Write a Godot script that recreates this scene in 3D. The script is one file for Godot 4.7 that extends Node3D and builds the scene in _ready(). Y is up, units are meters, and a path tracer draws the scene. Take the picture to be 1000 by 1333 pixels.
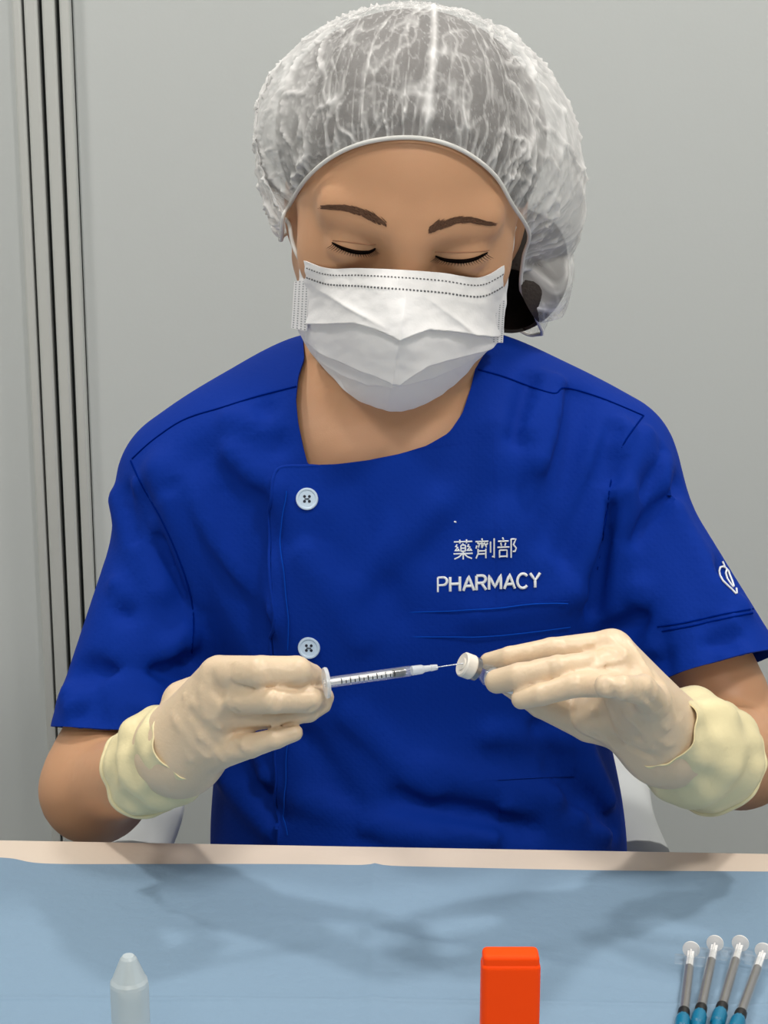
extends Node3D

# ---------------------------------------------------------------- camera numbers
const EYE := Vector3(0.0, 1.136, 0.88)
const PITCH := -12.0
const FOCAL := 2000.0
const TABLE_Y := 0.74
var cam_basis := Basis(Vector3.RIGHT, deg_to_rad(PITCH))
var M := {}
var noise := FastNoiseLite.new()

func ray(px: float, py: float) -> Vector3:
	return cam_basis * Vector3((px - 500.0) / FOCAL, -(py - 666.5) / FOCAL, -1.0)

func at(px: float, py: float, z: float) -> Vector3:      # the point of the plane z that stands at that place of the photograph
	var d := ray(px, py)
	return EYE + d * ((z - EYE.z) / d.z)

func on_y(px: float, py: float, y: float) -> Vector3:
	var d := ray(px, py)
	return EYE + d * ((y - EYE.y) / d.y)

func depth(p: Vector3) -> float:
	return (p - EYE).dot(-cam_basis.z)

func pix(p: Vector3) -> Vector2:
	var q := cam_basis.inverse() * (p - EYE)
	return Vector2(500.0 + FOCAL * q.x / -q.z, 666.5 - FOCAL * q.y / -q.z)

func rad(r: float, p: Vector3) -> float:
	return r * depth(p) / FOCAL

# ---------------------------------------------------------------- smooth distance fields
class Prim:
	var kind := 0
	var a: Vector3
	var ab: Vector3
	var inv := 0.0
	var ra := 0.0
	var dr := 0.0
	var k := 0.01
	var cut := false
	var flat := 1.0
	var turn: Basis
	var r1: Vector3
	var r2: Vector3
	func dist(p: Vector3) -> float:
		if kind == 0:
			var q := p
			if flat != 1.0:
				q.z /= flat
			q -= a
			var t := clampf(q.dot(ab) * inv, 0.0, 1.0)
			var d := (q - ab * t).length() - ra - dr * t
			return d if flat == 1.0 else d * (flat if d < 0.0 else 0.5 + 0.5 * flat)
		var q := turn * (p - a)
		var k0 := (q * r1).length()
		return k0 * (k0 - 1.0) / maxf((q * r2).length(), 1e-6)

class Fold:
	var a: Vector3
	var ab: Vector3
	var inv := 0.0
	var r := 0.01
	var amp := 0.0

class Field:
	var prims: Array[Prim] = []
	var folds: Array[Fold] = []
	var none: Array[Fold] = []
	func cone(a: Vector3, b: Vector3, ra: float, rb: float, k := 0.01, cut := false, flat := 1.0) -> void:
		var q := Prim.new()
		q.a = a
		var e := b
		q.flat = flat
		if flat != 1.0:
			q.a.z /= flat
			e.z /= flat
		q.ab = e - q.a
		q.inv = 1.0 / maxf(q.ab.length_squared(), 1e-9)
		q.ra = ra
		q.dr = rb - ra
		q.k = k
		q.cut = cut
		prims.append(q)
	func egg(c: Vector3, turn: Basis, r: Vector3, k := 0.01, cut := false) -> void:
		var q := Prim.new()
		q.kind = 1
		q.a = c
		q.turn = turn.inverse()
		q.r1 = Vector3.ONE / r
		q.r2 = q.r1 / r
		q.k = k
		q.cut = cut
		prims.append(q)
	func fold(a: Vector3, b: Vector3, r: float, amp: float) -> void:
		var f := Fold.new()
		f.a = a
		f.ab = b - a
		f.inv = 1.0 / maxf(f.ab.length_squared(), 1e-9)
		f.r = r
		f.amp = amp
		folds.append(f)
	func of(p: Vector3, ps: Array[Prim], fs: Array[Fold]) -> float:
		var d := 1.0
		for q in ps:
			var e := q.dist(p)
			if q.cut:
				e = -e
				var h := maxf(q.k - absf(d - e), 0.0)
				d = maxf(d, e) + h * h * 0.25 / q.k
			else:
				var h := maxf(q.k - absf(d - e), 0.0)
				d = minf(d, e) - h * h * 0.25 / q.k
		for f in fs:
			var w := p - f.a
			var t := clampf(w.dot(f.ab) * f.inv, 0.0, 1.0)
			var s := (w - f.ab * t).length_squared() / (f.r * f.r)
			if s < 6.0:
				d -= f.amp * exp(-s)
		return d
	func all(p: Vector3) -> float:
		var d := of(p, prims, none)
		return d if d > 0.03 else of(p, prims, folds)

# surface nets: blocks of four cells, only near the surface, each with the shapes that reach it
func nets(f: Field, lo: Vector3, hi: Vector3, cell: float, frame := Transform3D.IDENTITY) -> Array:
	var n := Vector3i(((hi - lo) / (cell * 4.0)).ceil())
	var big := Vector3i(n.x * 4 + 2, n.y * 4 + 2, n.z * 4 + 2)
	var half := cell * 2.0 * sqrt(3.0)
	var vid := {}
	var V := PackedVector3Array()
	var own_p: Array = []
	var own_f: Array = []
	var vb := PackedInt32Array()
	var edges: Array[Vector4i] = []
	var s := PackedFloat32Array()
	s.resize(125)
	for bx in n.x:
		for by in n.y:
			for bz in n.z:
				var o := lo + Vector3(bx, by, bz) * cell * 4.0
				var c := frame * (o + Vector3.ONE * cell * 2.0)
				var es := PackedFloat32Array()
				var dmin := 1e3
				for q in f.prims:
					var e := q.dist(c)
					es.append(e)
					if not q.cut:
						dmin = minf(dmin, e)
				if dmin > half * 1.7 + 0.02:
					continue
				var fs: Array[Fold] = []
				for w in f.folds:
					var t := clampf((c - w.a).dot(w.ab) * w.inv, 0.0, 1.0)
					if (c - w.a - w.ab * t).length() < half + 2.5 * w.r:
						fs.append(w)
				var dc := f.of(c, f.prims, fs)
				if absf(dc) > half * 1.7 + 0.002:
					continue
				var ps: Array[Prim] = []
				for i in f.prims.size():
					var q := f.prims[i]
					if q.cut:
						if es[i] < half * 2.0 + q.k:
							ps.append(q)
					elif es[i] < dmin + half * 3.4 + q.k:
						ps.append(q)
				var neg := 0
				var k := 0
				for x in 5:
					for y in 5:
						for z in 5:
							var d := f.of(frame * (o + Vector3(x, y, z) * cell), ps, fs)
							s[k] = d
							if d < 0.0:
								neg += 1
							k += 1
				if neg == 0 or neg == 125:
					continue
				own_p.append(ps)
				own_f.append(fs)
				for x in 4:
					for y in 4:
						for z in 4:
							var b := x * 25 + y * 5 + z
							var d0 := s[b]
							var gx := bx * 4 + x
							var gy := by * 4 + y
							var gz := bz * 4 + z
							if (d0 < 0.0) != (s[b + 25] < 0.0):
								edges.append(Vector4i(gx, gy, gz, 0 if d0 < 0.0 else 3))
							if (d0 < 0.0) != (s[b + 5] < 0.0):
								edges.append(Vector4i(gx, gy, gz, 1 if d0 < 0.0 else 4))
							if (d0 < 0.0) != (s[b + 1] < 0.0):
								edges.append(Vector4i(gx, gy, gz, 2 if d0 < 0.0 else 5))
							var sum := Vector3.ZERO
							var hits := 0
							for e in CUBE_EDGES:
								var da := s[b + e[0]]
								var db := s[b + e[1]]
								if (da < 0.0) != (db < 0.0):
									sum += e[2] + e[3] * (da / (da - db))
									hits += 1
							if hits:
								vid[(gx * big.y + gy) * big.z + gz] = V.size()
								V.append(frame * (o + (Vector3(x, y, z) + sum / hits) * cell))
								vb.append(own_p.size() - 1)
	var I := PackedInt32Array()
	var step := [[big.z, 1], [1, big.y * big.z], [big.y * big.z, big.z]]
	for e in edges:
		var ax := e.w % 3
		var id := (e.x * big.y + e.y) * big.z + e.z
		var u: int = step[ax][0]
		var v: int = step[ax][1]
		if not (vid.has(id) and vid.has(id - u) and vid.has(id - v) and vid.has(id - u - v)):
			continue
		var p: int = vid[id - u - v]
		var q: int = vid[id - v]
		var r: int = vid[id]
		var t: int = vid[id - u]
		if e.w < 3:
			I.append_array([p, r, q, p, t, r])
		else:
			I.append_array([p, q, r, p, r, t])
	var N := normals(V, I)
	for i in V.size():
		V[i] -= N[i] * (f.of(V[i], own_p[vb[i]], own_f[vb[i]]) * 0.8)
	return [V, I]

var CUBE_EDGES := make_cube_edges()

func make_cube_edges() -> Array:
	var out := []
	for i in 8:
		var a := Vector3(i >> 2, (i >> 1) & 1, i & 1)
		for j in 3:
			var d := Vector3.ZERO
			d[j] = 1
			if a[j] == 0:
				var b := a + d
				out.append([int(a.x * 25 + a.y * 5 + a.z), int(b.x * 25 + b.y * 5 + b.z), a, d])
	return out

func trace(f: Field, px: float, py: float, near := 0.7) -> Vector3:
	var d := ray(px, py).normalized()
	var t := near
	for i in 70:
		var e := f.all(EYE + d * t)
		if e < 0.0002 or t > 1.6:
			break
		t += e * 0.8
	return EYE + d * t

func slope(f: Field, p: Vector3) -> Vector3:
	var h := 0.002
	var d := f.all(p)
	return Vector3(f.all(p + Vector3(h, 0, 0)) - d, f.all(p + Vector3(0, h, 0)) - d, f.all(p + Vector3(0, 0, h)) - d).normalized()

# ---------------------------------------------------------------- mesh tools; a mesh is [points, triangles (clockwise), normals?, colours?, uvs?]
func normals(V: PackedVector3Array, I: PackedInt32Array) -> PackedVector3Array:
	var N := PackedVector3Array()
	N.resize(V.size())
	for i in range(0, I.size(), 3):
		var a := V[I[i]]
		var n := (a - V[I[i + 2]]).cross(a - V[I[i + 1]])
		N[I[i]] += n
		N[I[i + 1]] += n
		N[I[i + 2]] += n
	for i in N.size():
		N[i] = N[i].normalized()
	return N

func flip(m: Array) -> Array:
	var I: PackedInt32Array = m[1]
	for i in range(0, I.size(), 3):
		var t := I[i]
		I[i] = I[i + 1]
		I[i + 1] = t
	m[1] = I
	return m

func closed(m: Array) -> Array:          # turn a closed mesh the right way out
	var V: PackedVector3Array = m[0]
	var I: PackedInt32Array = m[1]
	var c := V[0]
	var vol := 0.0
	for i in range(0, I.size(), 3):
		vol += (V[I[i]] - c).dot((V[I[i + 2]] - c).cross(V[I[i + 1]] - c))
	return flip(m) if vol < 0.0 else m

func facing(m: Array, dir: Vector3) -> Array:
	var sum := 0.0
	for n in normals(m[0], m[1]):
		sum += n.dot(dir)
	return flip(m) if sum < 0.0 else m

func clip(m: Array, fn: Callable) -> Array:      # keeps where fn(point) >= 0
	var V: PackedVector3Array = m[0]
	var I: PackedInt32Array = m[1]
	var S := PackedFloat32Array()
	for p in V:
		S.append(fn.call(p))
	var out := PackedVector3Array()
	var J := PackedInt32Array()
	var old := {}
	var cuts := {}
	for i in range(0, I.size(), 3):
		var poly: Array[int] = []
		for j in 3:
			var a := I[i + j]
			var b := I[i + (j + 1) % 3]
			if S[a] >= 0.0:
				if not old.has(a):
					old[a] = out.size()
					out.append(V[a])
				poly.append(old[a])
			if (S[a] >= 0.0) != (S[b] >= 0.0):
				var key := Vector2i(mini(a, b), maxi(a, b))
				if not cuts.has(key):
					cuts[key] = out.size()
					out.append(V[key.x].lerp(V[key.y], clampf(S[key.x] / (S[key.x] - S[key.y]), 0.02, 0.98)))
				poly.append(cuts[key])
		for j in range(2, poly.size()):
			J.append_array([poly[0], poly[j - 1], poly[j]])
	return [out, J]

func rims(I: PackedInt32Array) -> Array:
	var seen := {}
	for i in range(0, I.size(), 3):
		for j in 3:
			var a := I[i + j]
			var b := I[i + (j + 1) % 3]
			if seen.has(Vector2i(b, a)):
				seen.erase(Vector2i(b, a))
			else:
				seen[Vector2i(a, b)] = true
	return seen.keys()

func shell(m: Array, thick: float) -> Array:     # gives a sheet a back and edges
	var V: PackedVector3Array = m[0]
	var I: PackedInt32Array = m[1]
	var N := normals(V, I)
	var n := V.size()
	var edge := rims(I)
	var size := I.size()
	for i in n:
		V.append(V[i] - N[i] * thick)
	for i in range(0, size, 3):
		I.append_array([I[i] + n, I[i + 2] + n, I[i + 1] + n])
	for e in edge:
		var k := V.size()
		V.append_array([V[e.x], V[e.y], V[e.x + n], V[e.y + n]])
		I.append_array([k, k + 2, k + 1, k + 1, k + 2, k + 3])
	return [V, I]

func patch(m: Array, tests: Array, lift: Callable, thick: float) -> Array:     # a piece of cloth that lies on another
	var c := m
	for t in tests:
		c = clip(c, t)
	var V: PackedVector3Array = c[0]
	var N := normals(V, c[1])
	for i in V.size():
		V[i] += (N[i] + Vector3(0, 0.2, 1.6)).normalized() * float(lift.call(V[i]))
	return shell([V, c[1]], thick)

func grid(nu: int, nv: int, fn: Callable, round_u := false) -> Array:
	var V := PackedVector3Array()
	var I := PackedInt32Array()
	var cols := nu if round_u else nu + 1
	for j in nv + 1:
		for i in cols:
			V.append(fn.call(float(i) / nu, float(j) / nv))
	for j in nv:
		for i in nu:
			var a := j * cols + i
			var b := j * cols + (i + 1) % cols
			I.append_array([a, b, a + cols, b, b + cols, a + cols])
	return [V, I]

func tube(pts: PackedVector3Array, r: Variant, sides := 8, ring := false, flat := 1.0, up := Vector3.ZERO) -> Array:
	var V := PackedVector3Array()
	var I := PackedInt32Array()
	var n := pts.size()
	var side := Vector3.ZERO
	for i in n:
		var a := pts[(i - 1 + n) % n] if ring else pts[maxi(i - 1, 0)]
		var b := pts[(i + 1) % n] if ring else pts[mini(i + 1, n - 1)]
		var t := (b - a).normalized()
		var ref := up
		if ref == Vector3.ZERO:
			ref = side if side != Vector3.ZERO else (Vector3.UP if absf(t.y) < 0.9 else Vector3.RIGHT)
		var u := (ref - t * ref.dot(t)).normalized()
		side = u
		var w := t.cross(u)
		var rr: float = r if r is float else r[i]
		for j in sides:
			var g := TAU * j / sides
			V.append(pts[i] + u * cos(g) * rr * flat + w * sin(g) * rr)
	for i in (n if ring else n - 1):
		for j in sides:
			var a := i * sides + j
			var b := i * sides + (j + 1) % sides
			var c := (i + 1) % n * sides + j
			var d := (i + 1) % n * sides + (j + 1) % sides
			I.append_array([a, b, c, b, d, c])
	if not ring:
		V.append(pts[0])
		V.append(pts[n - 1])
		for j in sides:
			I.append_array([n * sides, (j + 1) % sides, j])
			I.append_array([n * sides + 1, (n - 1) * sides + j, (n - 1) * sides + (j + 1) % sides])
	return closed([V, I])

func lathe(profile: Array, sides := 32, frame := Transform3D.IDENTITY, sx := 1.0, sz := 1.0) -> Array:
	var V := PackedVector3Array()
	var I := PackedInt32Array()
	var N := PackedVector3Array()
	for k in profile.size() - 1:                 # every band on its own, so that corners stay sharp
		var p: Vector2 = profile[k]
		var q: Vector2 = profile[k + 1]
		if p.is_equal_approx(q):
			continue
		var base := V.size()
		var t := (q - p).normalized()
		for j in sides:
			var g := TAU * j / sides
			var c := Vector3(cos(g), 0, sin(g))
			for e in [p, q]:
				V.append(frame * Vector3(c.x * e.x * sx, e.y, c.z * e.x * sz))
				N.append((frame.basis * (c * t.y + Vector3(0, -t.x, 0))).normalized())
		for j in sides:
			var a := base + j * 2
			var b := base + (j + 1) % sides * 2
			I.append_array([a, b, a + 1, b, b + 1, a + 1])
	var m := closed([V, I])
	var G := normals(m[0], m[1])
	for i in N.size():
		if N[i].dot(G[i]) < 0.0:
			N[i] = -N[i]
	return [m[0], m[1], N]

func rbox(size: Vector3, bevel: float, frame := Transform3D.IDENTITY) -> Array:
	var V := PackedVector3Array()
	var I := PackedInt32Array()
	var N := PackedVector3Array()
	var inner := size * 0.5 - Vector3.ONE * bevel
	var us := [-1.0, -0.45, 0.0, 0.0, 0.45, 1.0]
	for ax in 3:
		for sg in [-1.0, 1.0]:
			var base := V.size()
			for i in 6:
				for j in 6:
					var d := Vector3.ZERO
					var c := Vector3.ZERO
					d[ax] = sg
					d[(ax + 1) % 3] = us[i]
					d[(ax + 2) % 3] = us[j]
					c[ax] = sg
					c[(ax + 1) % 3] = -1.0 if i < 3 else 1.0
					c[(ax + 2) % 3] = -1.0 if j < 3 else 1.0
					d = d.normalized()
					V.append(frame * (c * inner + d * bevel))
					N.append((frame.basis * d).normalized())
			for i in 5:
				for j in 5:
					var a := base + i * 6 + j
					if sg > 0:
						I.append_array([a, a + 1, a + 6, a + 1, a + 7, a + 6])
					else:
						I.append_array([a, a + 6, a + 1, a + 1, a + 6, a + 7])
	var m := closed([V, I])
	return [m[0], m[1], N]

func join(ms: Array) -> Array:
	var V := PackedVector3Array()
	var I := PackedInt32Array()
	var N := PackedVector3Array()
	for m in ms:
		var b := V.size()
		V.append_array(m[0])
		N.append_array(m[2] if m.size() > 2 and m[2] else normals(m[0], m[1]))
		for i in m[1]:
			I.append(i + b)
	return [V, I, N]

func obj(called: String, m: Array, mat: Material, parent: Node3D = self) -> MeshInstance3D:     # commits world-space shapes under a parent
	var o := MeshInstance3D.new()
	o.name = called
	parent.add_child(o, true)
	var inv := parent.global_transform.affine_inverse() if parent != self else Transform3D.IDENTITY
	var V: PackedVector3Array = m[0]
	var N: PackedVector3Array = m[2] if m.size() > 2 and m[2] else normals(m[0], m[1])
	if inv != Transform3D.IDENTITY:
		V = inv * V
		var B := Transform3D(inv.basis, Vector3.ZERO)
		N = B * N
	var arr := []
	arr.resize(Mesh.ARRAY_MAX)
	arr[Mesh.ARRAY_VERTEX] = V
	arr[Mesh.ARRAY_NORMAL] = N
	arr[Mesh.ARRAY_INDEX] = m[1]
	if m.size() > 3 and m[3]:
		arr[Mesh.ARRAY_COLOR] = m[3]
	if m.size() > 4 and m[4]:
		arr[Mesh.ARRAY_TEX_UV] = m[4]
	var am := ArrayMesh.new()
	am.add_surface_from_arrays(Mesh.PRIMITIVE_TRIANGLES, arr)
	am.surface_set_material(0, mat)
	o.mesh = am
	return o

func thing(called: String, label: String, category: String, where := Vector3.ZERO, turn := Basis.IDENTITY, group := "") -> Node3D:
	var o := Node3D.new()
	o.name = called
	add_child(o, true)
	o.transform = Transform3D(turn, where)
	tag(o, label, category, group)
	return o

func tag(o: Node3D, label: String, category: String, group := "") -> void:
	o.set_meta("label", label)
	o.set_meta("category", category)
	if group:
		o.set_meta("group", group)

func structure(called: String, m: Array, mat: Material, label: String) -> MeshInstance3D:
	var o := obj(called, m, mat)
	o.set_meta("kind", "structure")
	o.set_meta("label", label)
	o.set_meta("category", called.split("_")[0])
	return o

func smooth_path(ctrl: Array, n: int, ring := false) -> PackedVector3Array:
	var out := PackedVector3Array()
	var m := ctrl.size()
	var segs := m if ring else m - 1
	for i in (n if ring else n + 1):
		var t := float(i) / n * segs
		var k := mini(int(t), segs - 1)
		var f := t - k
		var a: Vector3 = ctrl[(k - 1 + m) % m] if ring else ctrl[maxi(k - 1, 0)]
		var b: Vector3 = ctrl[k % m]
		var c: Vector3 = ctrl[(k + 1) % m]
		var d: Vector3 = ctrl[(k + 2) % m] if ring else ctrl[mini(k + 2, m - 1)]
		out.append(b.cubic_interpolate(c, a, d, f))
	return out

func path_on(f: Field, ctrl: Array, n: int, lift := 0.0) -> PackedVector3Array:     # a line of the photograph laid on a surface
	var flat := []
	for c in ctrl:
		flat.append(Vector3(c[0], c[1], 0))
	var out := PackedVector3Array()
	for q in smooth_path(flat, n):
		var p := trace(f, q.x, q.y)
		if f.all(p) > 0.004:
			continue
		out.append(p + slope(f, p) * lift if lift else p)
	return out

# ---------------------------------------------------------------- materials
func mat(called: String, color: Color, rough := 0.6, more := {}) -> StandardMaterial3D:
	var m := StandardMaterial3D.new()
	m.resource_name = called
	m.albedo_color = color
	m.roughness = rough
	for k in more:
		m.set(k, more[k])
	M[called] = m
	return m

func noise_texture(freq: float, kind: int, size := 256, as_normal := false, bump := 4.0, ramp: Gradient = null, octaves := 4) -> NoiseTexture2D:
	var f := FastNoiseLite.new()
	f.seed = 7
	f.noise_type = kind
	f.frequency = freq
	f.fractal_octaves = octaves
	var t := NoiseTexture2D.new()
	t.width = size
	t.height = size
	t.seamless = true
	t.noise = f
	t.as_normal_map = as_normal
	t.bump_strength = bump
	t.color_ramp = ramp
	return t

func ramp(a: Color, b: Color) -> Gradient:
	var g := Gradient.new()
	g.set_color(0, a)
	g.set_color(1, b)
	return g

func triplanar(m: StandardMaterial3D, scale: float) -> StandardMaterial3D:
	m.uv1_triplanar = true
	m.uv1_scale = Vector3.ONE * scale
	return m

func weave_image(n: int) -> ImageTexture:          # plain weave as a height map
	var im := Image.create(n, n, false, Image.FORMAT_RGB8)
	var rng := RandomNumberGenerator.new()
	rng.seed = 3
	for y in n:
		for x in n:
			var u := sin(PI * x / 4.0) * sin(PI * x / 4.0)
			var v := sin(PI * y / 4.0) * sin(PI * y / 4.0)
			var over := ((x >> 2) + (y >> 2)) % 2 == 0
			var h := (0.55 + 0.45 * u if over else 0.25 + 0.4 * v) * rng.randf_range(0.85, 1.0)
			im.set_pixel(x, y, Color(h, h, h))
	return ImageTexture.create_from_image(im)

func dots_image(w: int, h: int, sx: int, sy: int, r: float, dark: Color) -> ImageTexture:
	var im := Image.create(w, h, false, Image.FORMAT_RGB8)
	for y in h:
		for x in w:
			var d := Vector2(x % sx - sx * 0.5, y % sy - sy * 0.5).length()
			im.set_pixel(x, y, Color.WHITE.lerp(dark, clampf(r + 0.5 - d, 0.0, 1.0)))
	return ImageTexture.create_from_image(im)

func make_materials() -> void:
	var fine := noise_texture(0.06, FastNoiseLite.TYPE_SIMPLEX_SMOOTH, 256, true, 3.0)
	mat("wall_paint", Color(0.765, 0.785, 0.785), 0.55, {"normal_enabled": true, "normal_texture": fine, "normal_scale": 0.03})
	triplanar(M.wall_paint, 12.0)
	mat("ceiling_paint", Color(0.86, 0.86, 0.85), 0.9)
	mat("floor_vinyl", Color(0.5, 0.5, 0.49), 0.5, {"albedo_texture": noise_texture(0.03, FastNoiseLite.TYPE_CELLULAR, 256, false, 1.0, ramp(Color(0.85, 0.85, 0.85), Color(1, 1, 1)))})
	triplanar(M.floor_vinyl, 1.5)
	mat("aluminium", Color(0.80, 0.81, 0.80), 0.38, {"metallic": 0.35})
	mat("groove", Color(0.10, 0.12, 0.12), 0.7)
	mat("laminate", Color(0.86, 0.805, 0.745), 0.45, {"normal_enabled": true, "normal_texture": fine, "normal_scale": 0.06})
	triplanar(M.laminate, 8.0)
	mat("steel_paint", Color(0.55, 0.56, 0.57), 0.4, {"metallic": 0.4})
	mat("drape", Color(0.48, 0.58, 0.67), 0.8, {"metallic_specular": 0.3, "normal_enabled": true, "normal_texture": noise_texture(0.02, FastNoiseLite.TYPE_SIMPLEX_SMOOTH, 512, true, 5.0), "normal_scale": 0.35})
	triplanar(M.drape, 9.0)
	mat("panel_glow", Color(0.95, 0.95, 0.95), 0.5, {"emission_enabled": true, "emission": Color(1.0, 0.98, 0.95), "emission_energy_multiplier": 2.0})
	mat("skin", Color(0.79, 0.598, 0.455), 0.5, {"normal_enabled": true, "normal_texture": noise_texture(0.12, FastNoiseLite.TYPE_CELLULAR, 256, true, 2.0), "normal_scale": 0.12, "subsurf_scatter_enabled": true, "subsurf_scatter_strength": 0.12})
	triplanar(M.skin, 30.0)
	mat("brow_hair", Color(0.37, 0.26, 0.19), 0.9)
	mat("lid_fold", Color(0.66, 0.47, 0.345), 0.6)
	mat("lash", Color(0.06, 0.04, 0.035), 1.0, {"metallic_specular": 0.1})
	mat("hair", Color(0.17, 0.135, 0.118), 0.65, {"normal_enabled": true, "normal_texture": noise_texture(0.05, FastNoiseLite.TYPE_SIMPLEX, 256, true, 6.0), "normal_scale": 0.25})
	triplanar(M.hair, 20.0)
	mat("cap_web", Color(0.95, 0.95, 0.95), 0.6, {"transparency": BaseMaterial3D.TRANSPARENCY_ALPHA, "vertex_color_use_as_albedo": true})
	mat("elastic", Color(0.86, 0.86, 0.85), 0.8)
	mat("mask_paper", Color(0.96, 0.96, 0.965), 0.75, {"normal_enabled": true, "normal_texture": noise_texture(0.08, FastNoiseLite.TYPE_SIMPLEX, 256, true, 3.0), "normal_scale": 0.12, "backlight_enabled": true, "backlight": Color(0.12, 0.12, 0.12)})
	triplanar(M.mask_paper, 14.0)
	mat("mask_tab", Color(0.93, 0.93, 0.94), 0.75, {"albedo_texture": dots_image(40, 160, 10, 8, 2.0, Color(0.62, 0.64, 0.65))})
	mat("weld", Color(0.42, 0.43, 0.44), 0.8)
	mat("scrub", Color(0.0, 0.178, 0.565), 0.8, {"metallic_specular": 0.25, "heightmap_enabled": true, "heightmap_texture": weave_image(64), "heightmap_scale": 0.012, "normal_enabled": true, "normal_texture": noise_texture(0.012, FastNoiseLite.TYPE_SIMPLEX_SMOOTH, 512, true, 9.0, null, 5), "normal_scale": 0.25})
	triplanar(M.scrub, 28.0)
	mat("scrub_thread", Color(0.0, 0.11, 0.44), 1.0, {"metallic_specular": 0.05})
	mat("scrub_stitch", Color(0.05, 0.27, 0.70), 1.0, {"metallic_specular": 0.1})
	mat("white_thread", Color(0.90, 0.92, 0.94), 0.6)
	mat("button_plastic", Color(0.78, 0.86, 0.94), 0.3)
	mat("button_hole", Color(0.10, 0.13, 0.20), 0.7)
	mat("latex", Color(0.875, 0.765, 0.645), 0.42, {"normal_enabled": true, "normal_texture": noise_texture(0.035, FastNoiseLite.TYPE_SIMPLEX_SMOOTH, 256, true, 4.0), "normal_scale": 0.25, "subsurf_scatter_enabled": true, "subsurf_scatter_strength": 0.1})
	triplanar(M.latex, 22.0)
	mat("latex_cuff", Color(0.88, 0.835, 0.665), 0.42, {"normal_enabled": true, "normal_texture": M.latex.normal_texture, "normal_scale": 0.3})
	triplanar(M.latex_cuff, 22.0)
	mat("clear_plastic", Color(0.93, 0.95, 0.97, 0.07), 0.12, {"transparency": BaseMaterial3D.TRANSPARENCY_ALPHA})
	mat("milky_plastic", Color(0.90, 0.92, 0.93, 0.55), 0.35, {"transparency": BaseMaterial3D.TRANSPARENCY_ALPHA})
	mat("white_plastic", Color(0.90, 0.90, 0.90), 0.35)
	mat("rubber", Color(0.06, 0.06, 0.065), 0.5)
	mat("grey_rubber", Color(0.22, 0.24, 0.26), 0.5)
	mat("ink", Color(0.06, 0.06, 0.08), 0.6)
	mat("needle_steel", Color(0.80, 0.82, 0.85), 0.25, {"metallic": 0.9})
	mat("crimp", Color(0.55, 0.55, 0.56), 0.3, {"metallic": 0.8})
	mat("vial_cap", Color(0.88, 0.86, 0.82), 0.4)
	mat("dose", Color(0.22, 0.185, 0.16), 0.4)
	mat("blue_hub", Color(0.03, 0.42, 0.56), 0.35)
	mat("orange_plastic", Color(1.0, 0.29, 0.02), 0.5, {"metallic_specular": 0.25})
	mat("frosted", Color(0.80, 0.84, 0.85, 0.62), 0.3, {"transparency": BaseMaterial3D.TRANSPARENCY_ALPHA})
	mat("chair_plastic", Color(0.72, 0.735, 0.74), 0.4)
	mat("shoe", Color(0.9, 0.9, 0.9), 0.5)

# ---------------------------------------------------------------- the scene
func _ready() -> void:
	noise.seed = 11
	noise.frequency = 1.0
	noise.noise_type = FastNoiseLite.TYPE_SIMPLEX_SMOOTH
	noise.fractal_octaves = 1
	var cam := Camera3D.new()
	cam.name = "camera"
	cam.fov = rad_to_deg(2.0 * atan(666.5 / FOCAL))
	cam.near = 0.02
	cam.transform = Transform3D(cam_basis, EYE)
	add_child(cam)
	cam.current = true
	var env := Environment.new()
	env.background_mode = Environment.BG_COLOR
	env.background_color = Color(0.02, 0.02, 0.02)
	env.tonemap_mode = Environment.TONE_MAPPER_LINEAR
	env.tonemap_exposure = 1.0
	env.sdfgi_enabled = true
	env.ssao_enabled = true
	env.ssil_enabled = true
	var we := WorldEnvironment.new()
	we.name = "environment"
	we.environment = env
	add_child(we)
	make_materials()
	# ceiling panels: x, z, width, depth, energy
	for L in [[-0.75, -0.36, 0.14, 0.14, 1.5], [0.75, -0.36, 0.14, 0.14, 1.5], [-0.75, 1.0, 0.3, 0.3, 1.1], [0.75, 1.0, 0.3, 0.3, 1.9], [0.0, 2.4, 1.2, 0.3, 2.2]]:
		ceiling_panel(L)
	room()
	table()
	chair()
	person()
	table_things()

const CEILING := 2.6
func ceiling_panel(L: Array) -> void:
	var where: String = {-36: " above the seated person", 100: " above the table front", 240: " at the back of the room"}[int(round(L[1] * 100))]
	var side := "" if L[0] == 0.0 else (", by the post side wall" if L[0] < 0 else ", by the plain side wall")
	var t := thing("ceiling_light", "square white LED ceiling panel" + where + side, "ceiling light", Vector3(L[0], CEILING, L[1]), Basis.IDENTITY, "ceiling panels")
	obj("frame", rbox(Vector3(L[2] + 0.04, 0.03, L[3] + 0.04), 0.004, Transform3D(Basis.IDENTITY, Vector3(L[0], CEILING - 0.015, L[1]))), M.white_plastic, t)
	obj("diffuser", rbox(Vector3(L[2], 0.008, L[3]), 0.002, Transform3D(Basis.IDENTITY, Vector3(L[0], CEILING - 0.034, L[1]))), M.panel_glow, t)
	var a := AreaLight3D.new()
	a.name = "panel_lamp"
	a.area_size = Vector2(L[2], L[3])
	a.light_energy = L[4]
	a.light_color = Color(1.0, 0.975, 0.945)
	a.shadow_enabled = true
	a.set("area_range", 8.0)
	a.set("area_attenuation", 2.0)
	a.transform = Transform3D(Basis(Vector3.RIGHT, -PI / 2), Vector3(0, -0.045, 0))
	t.add_child(a)

func slab(lo: Vector3, hi: Vector3, bevel := 0.002) -> Array:
	return rbox(hi - lo, bevel, Transform3D(Basis.IDENTITY, (lo + hi) * 0.5))

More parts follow.
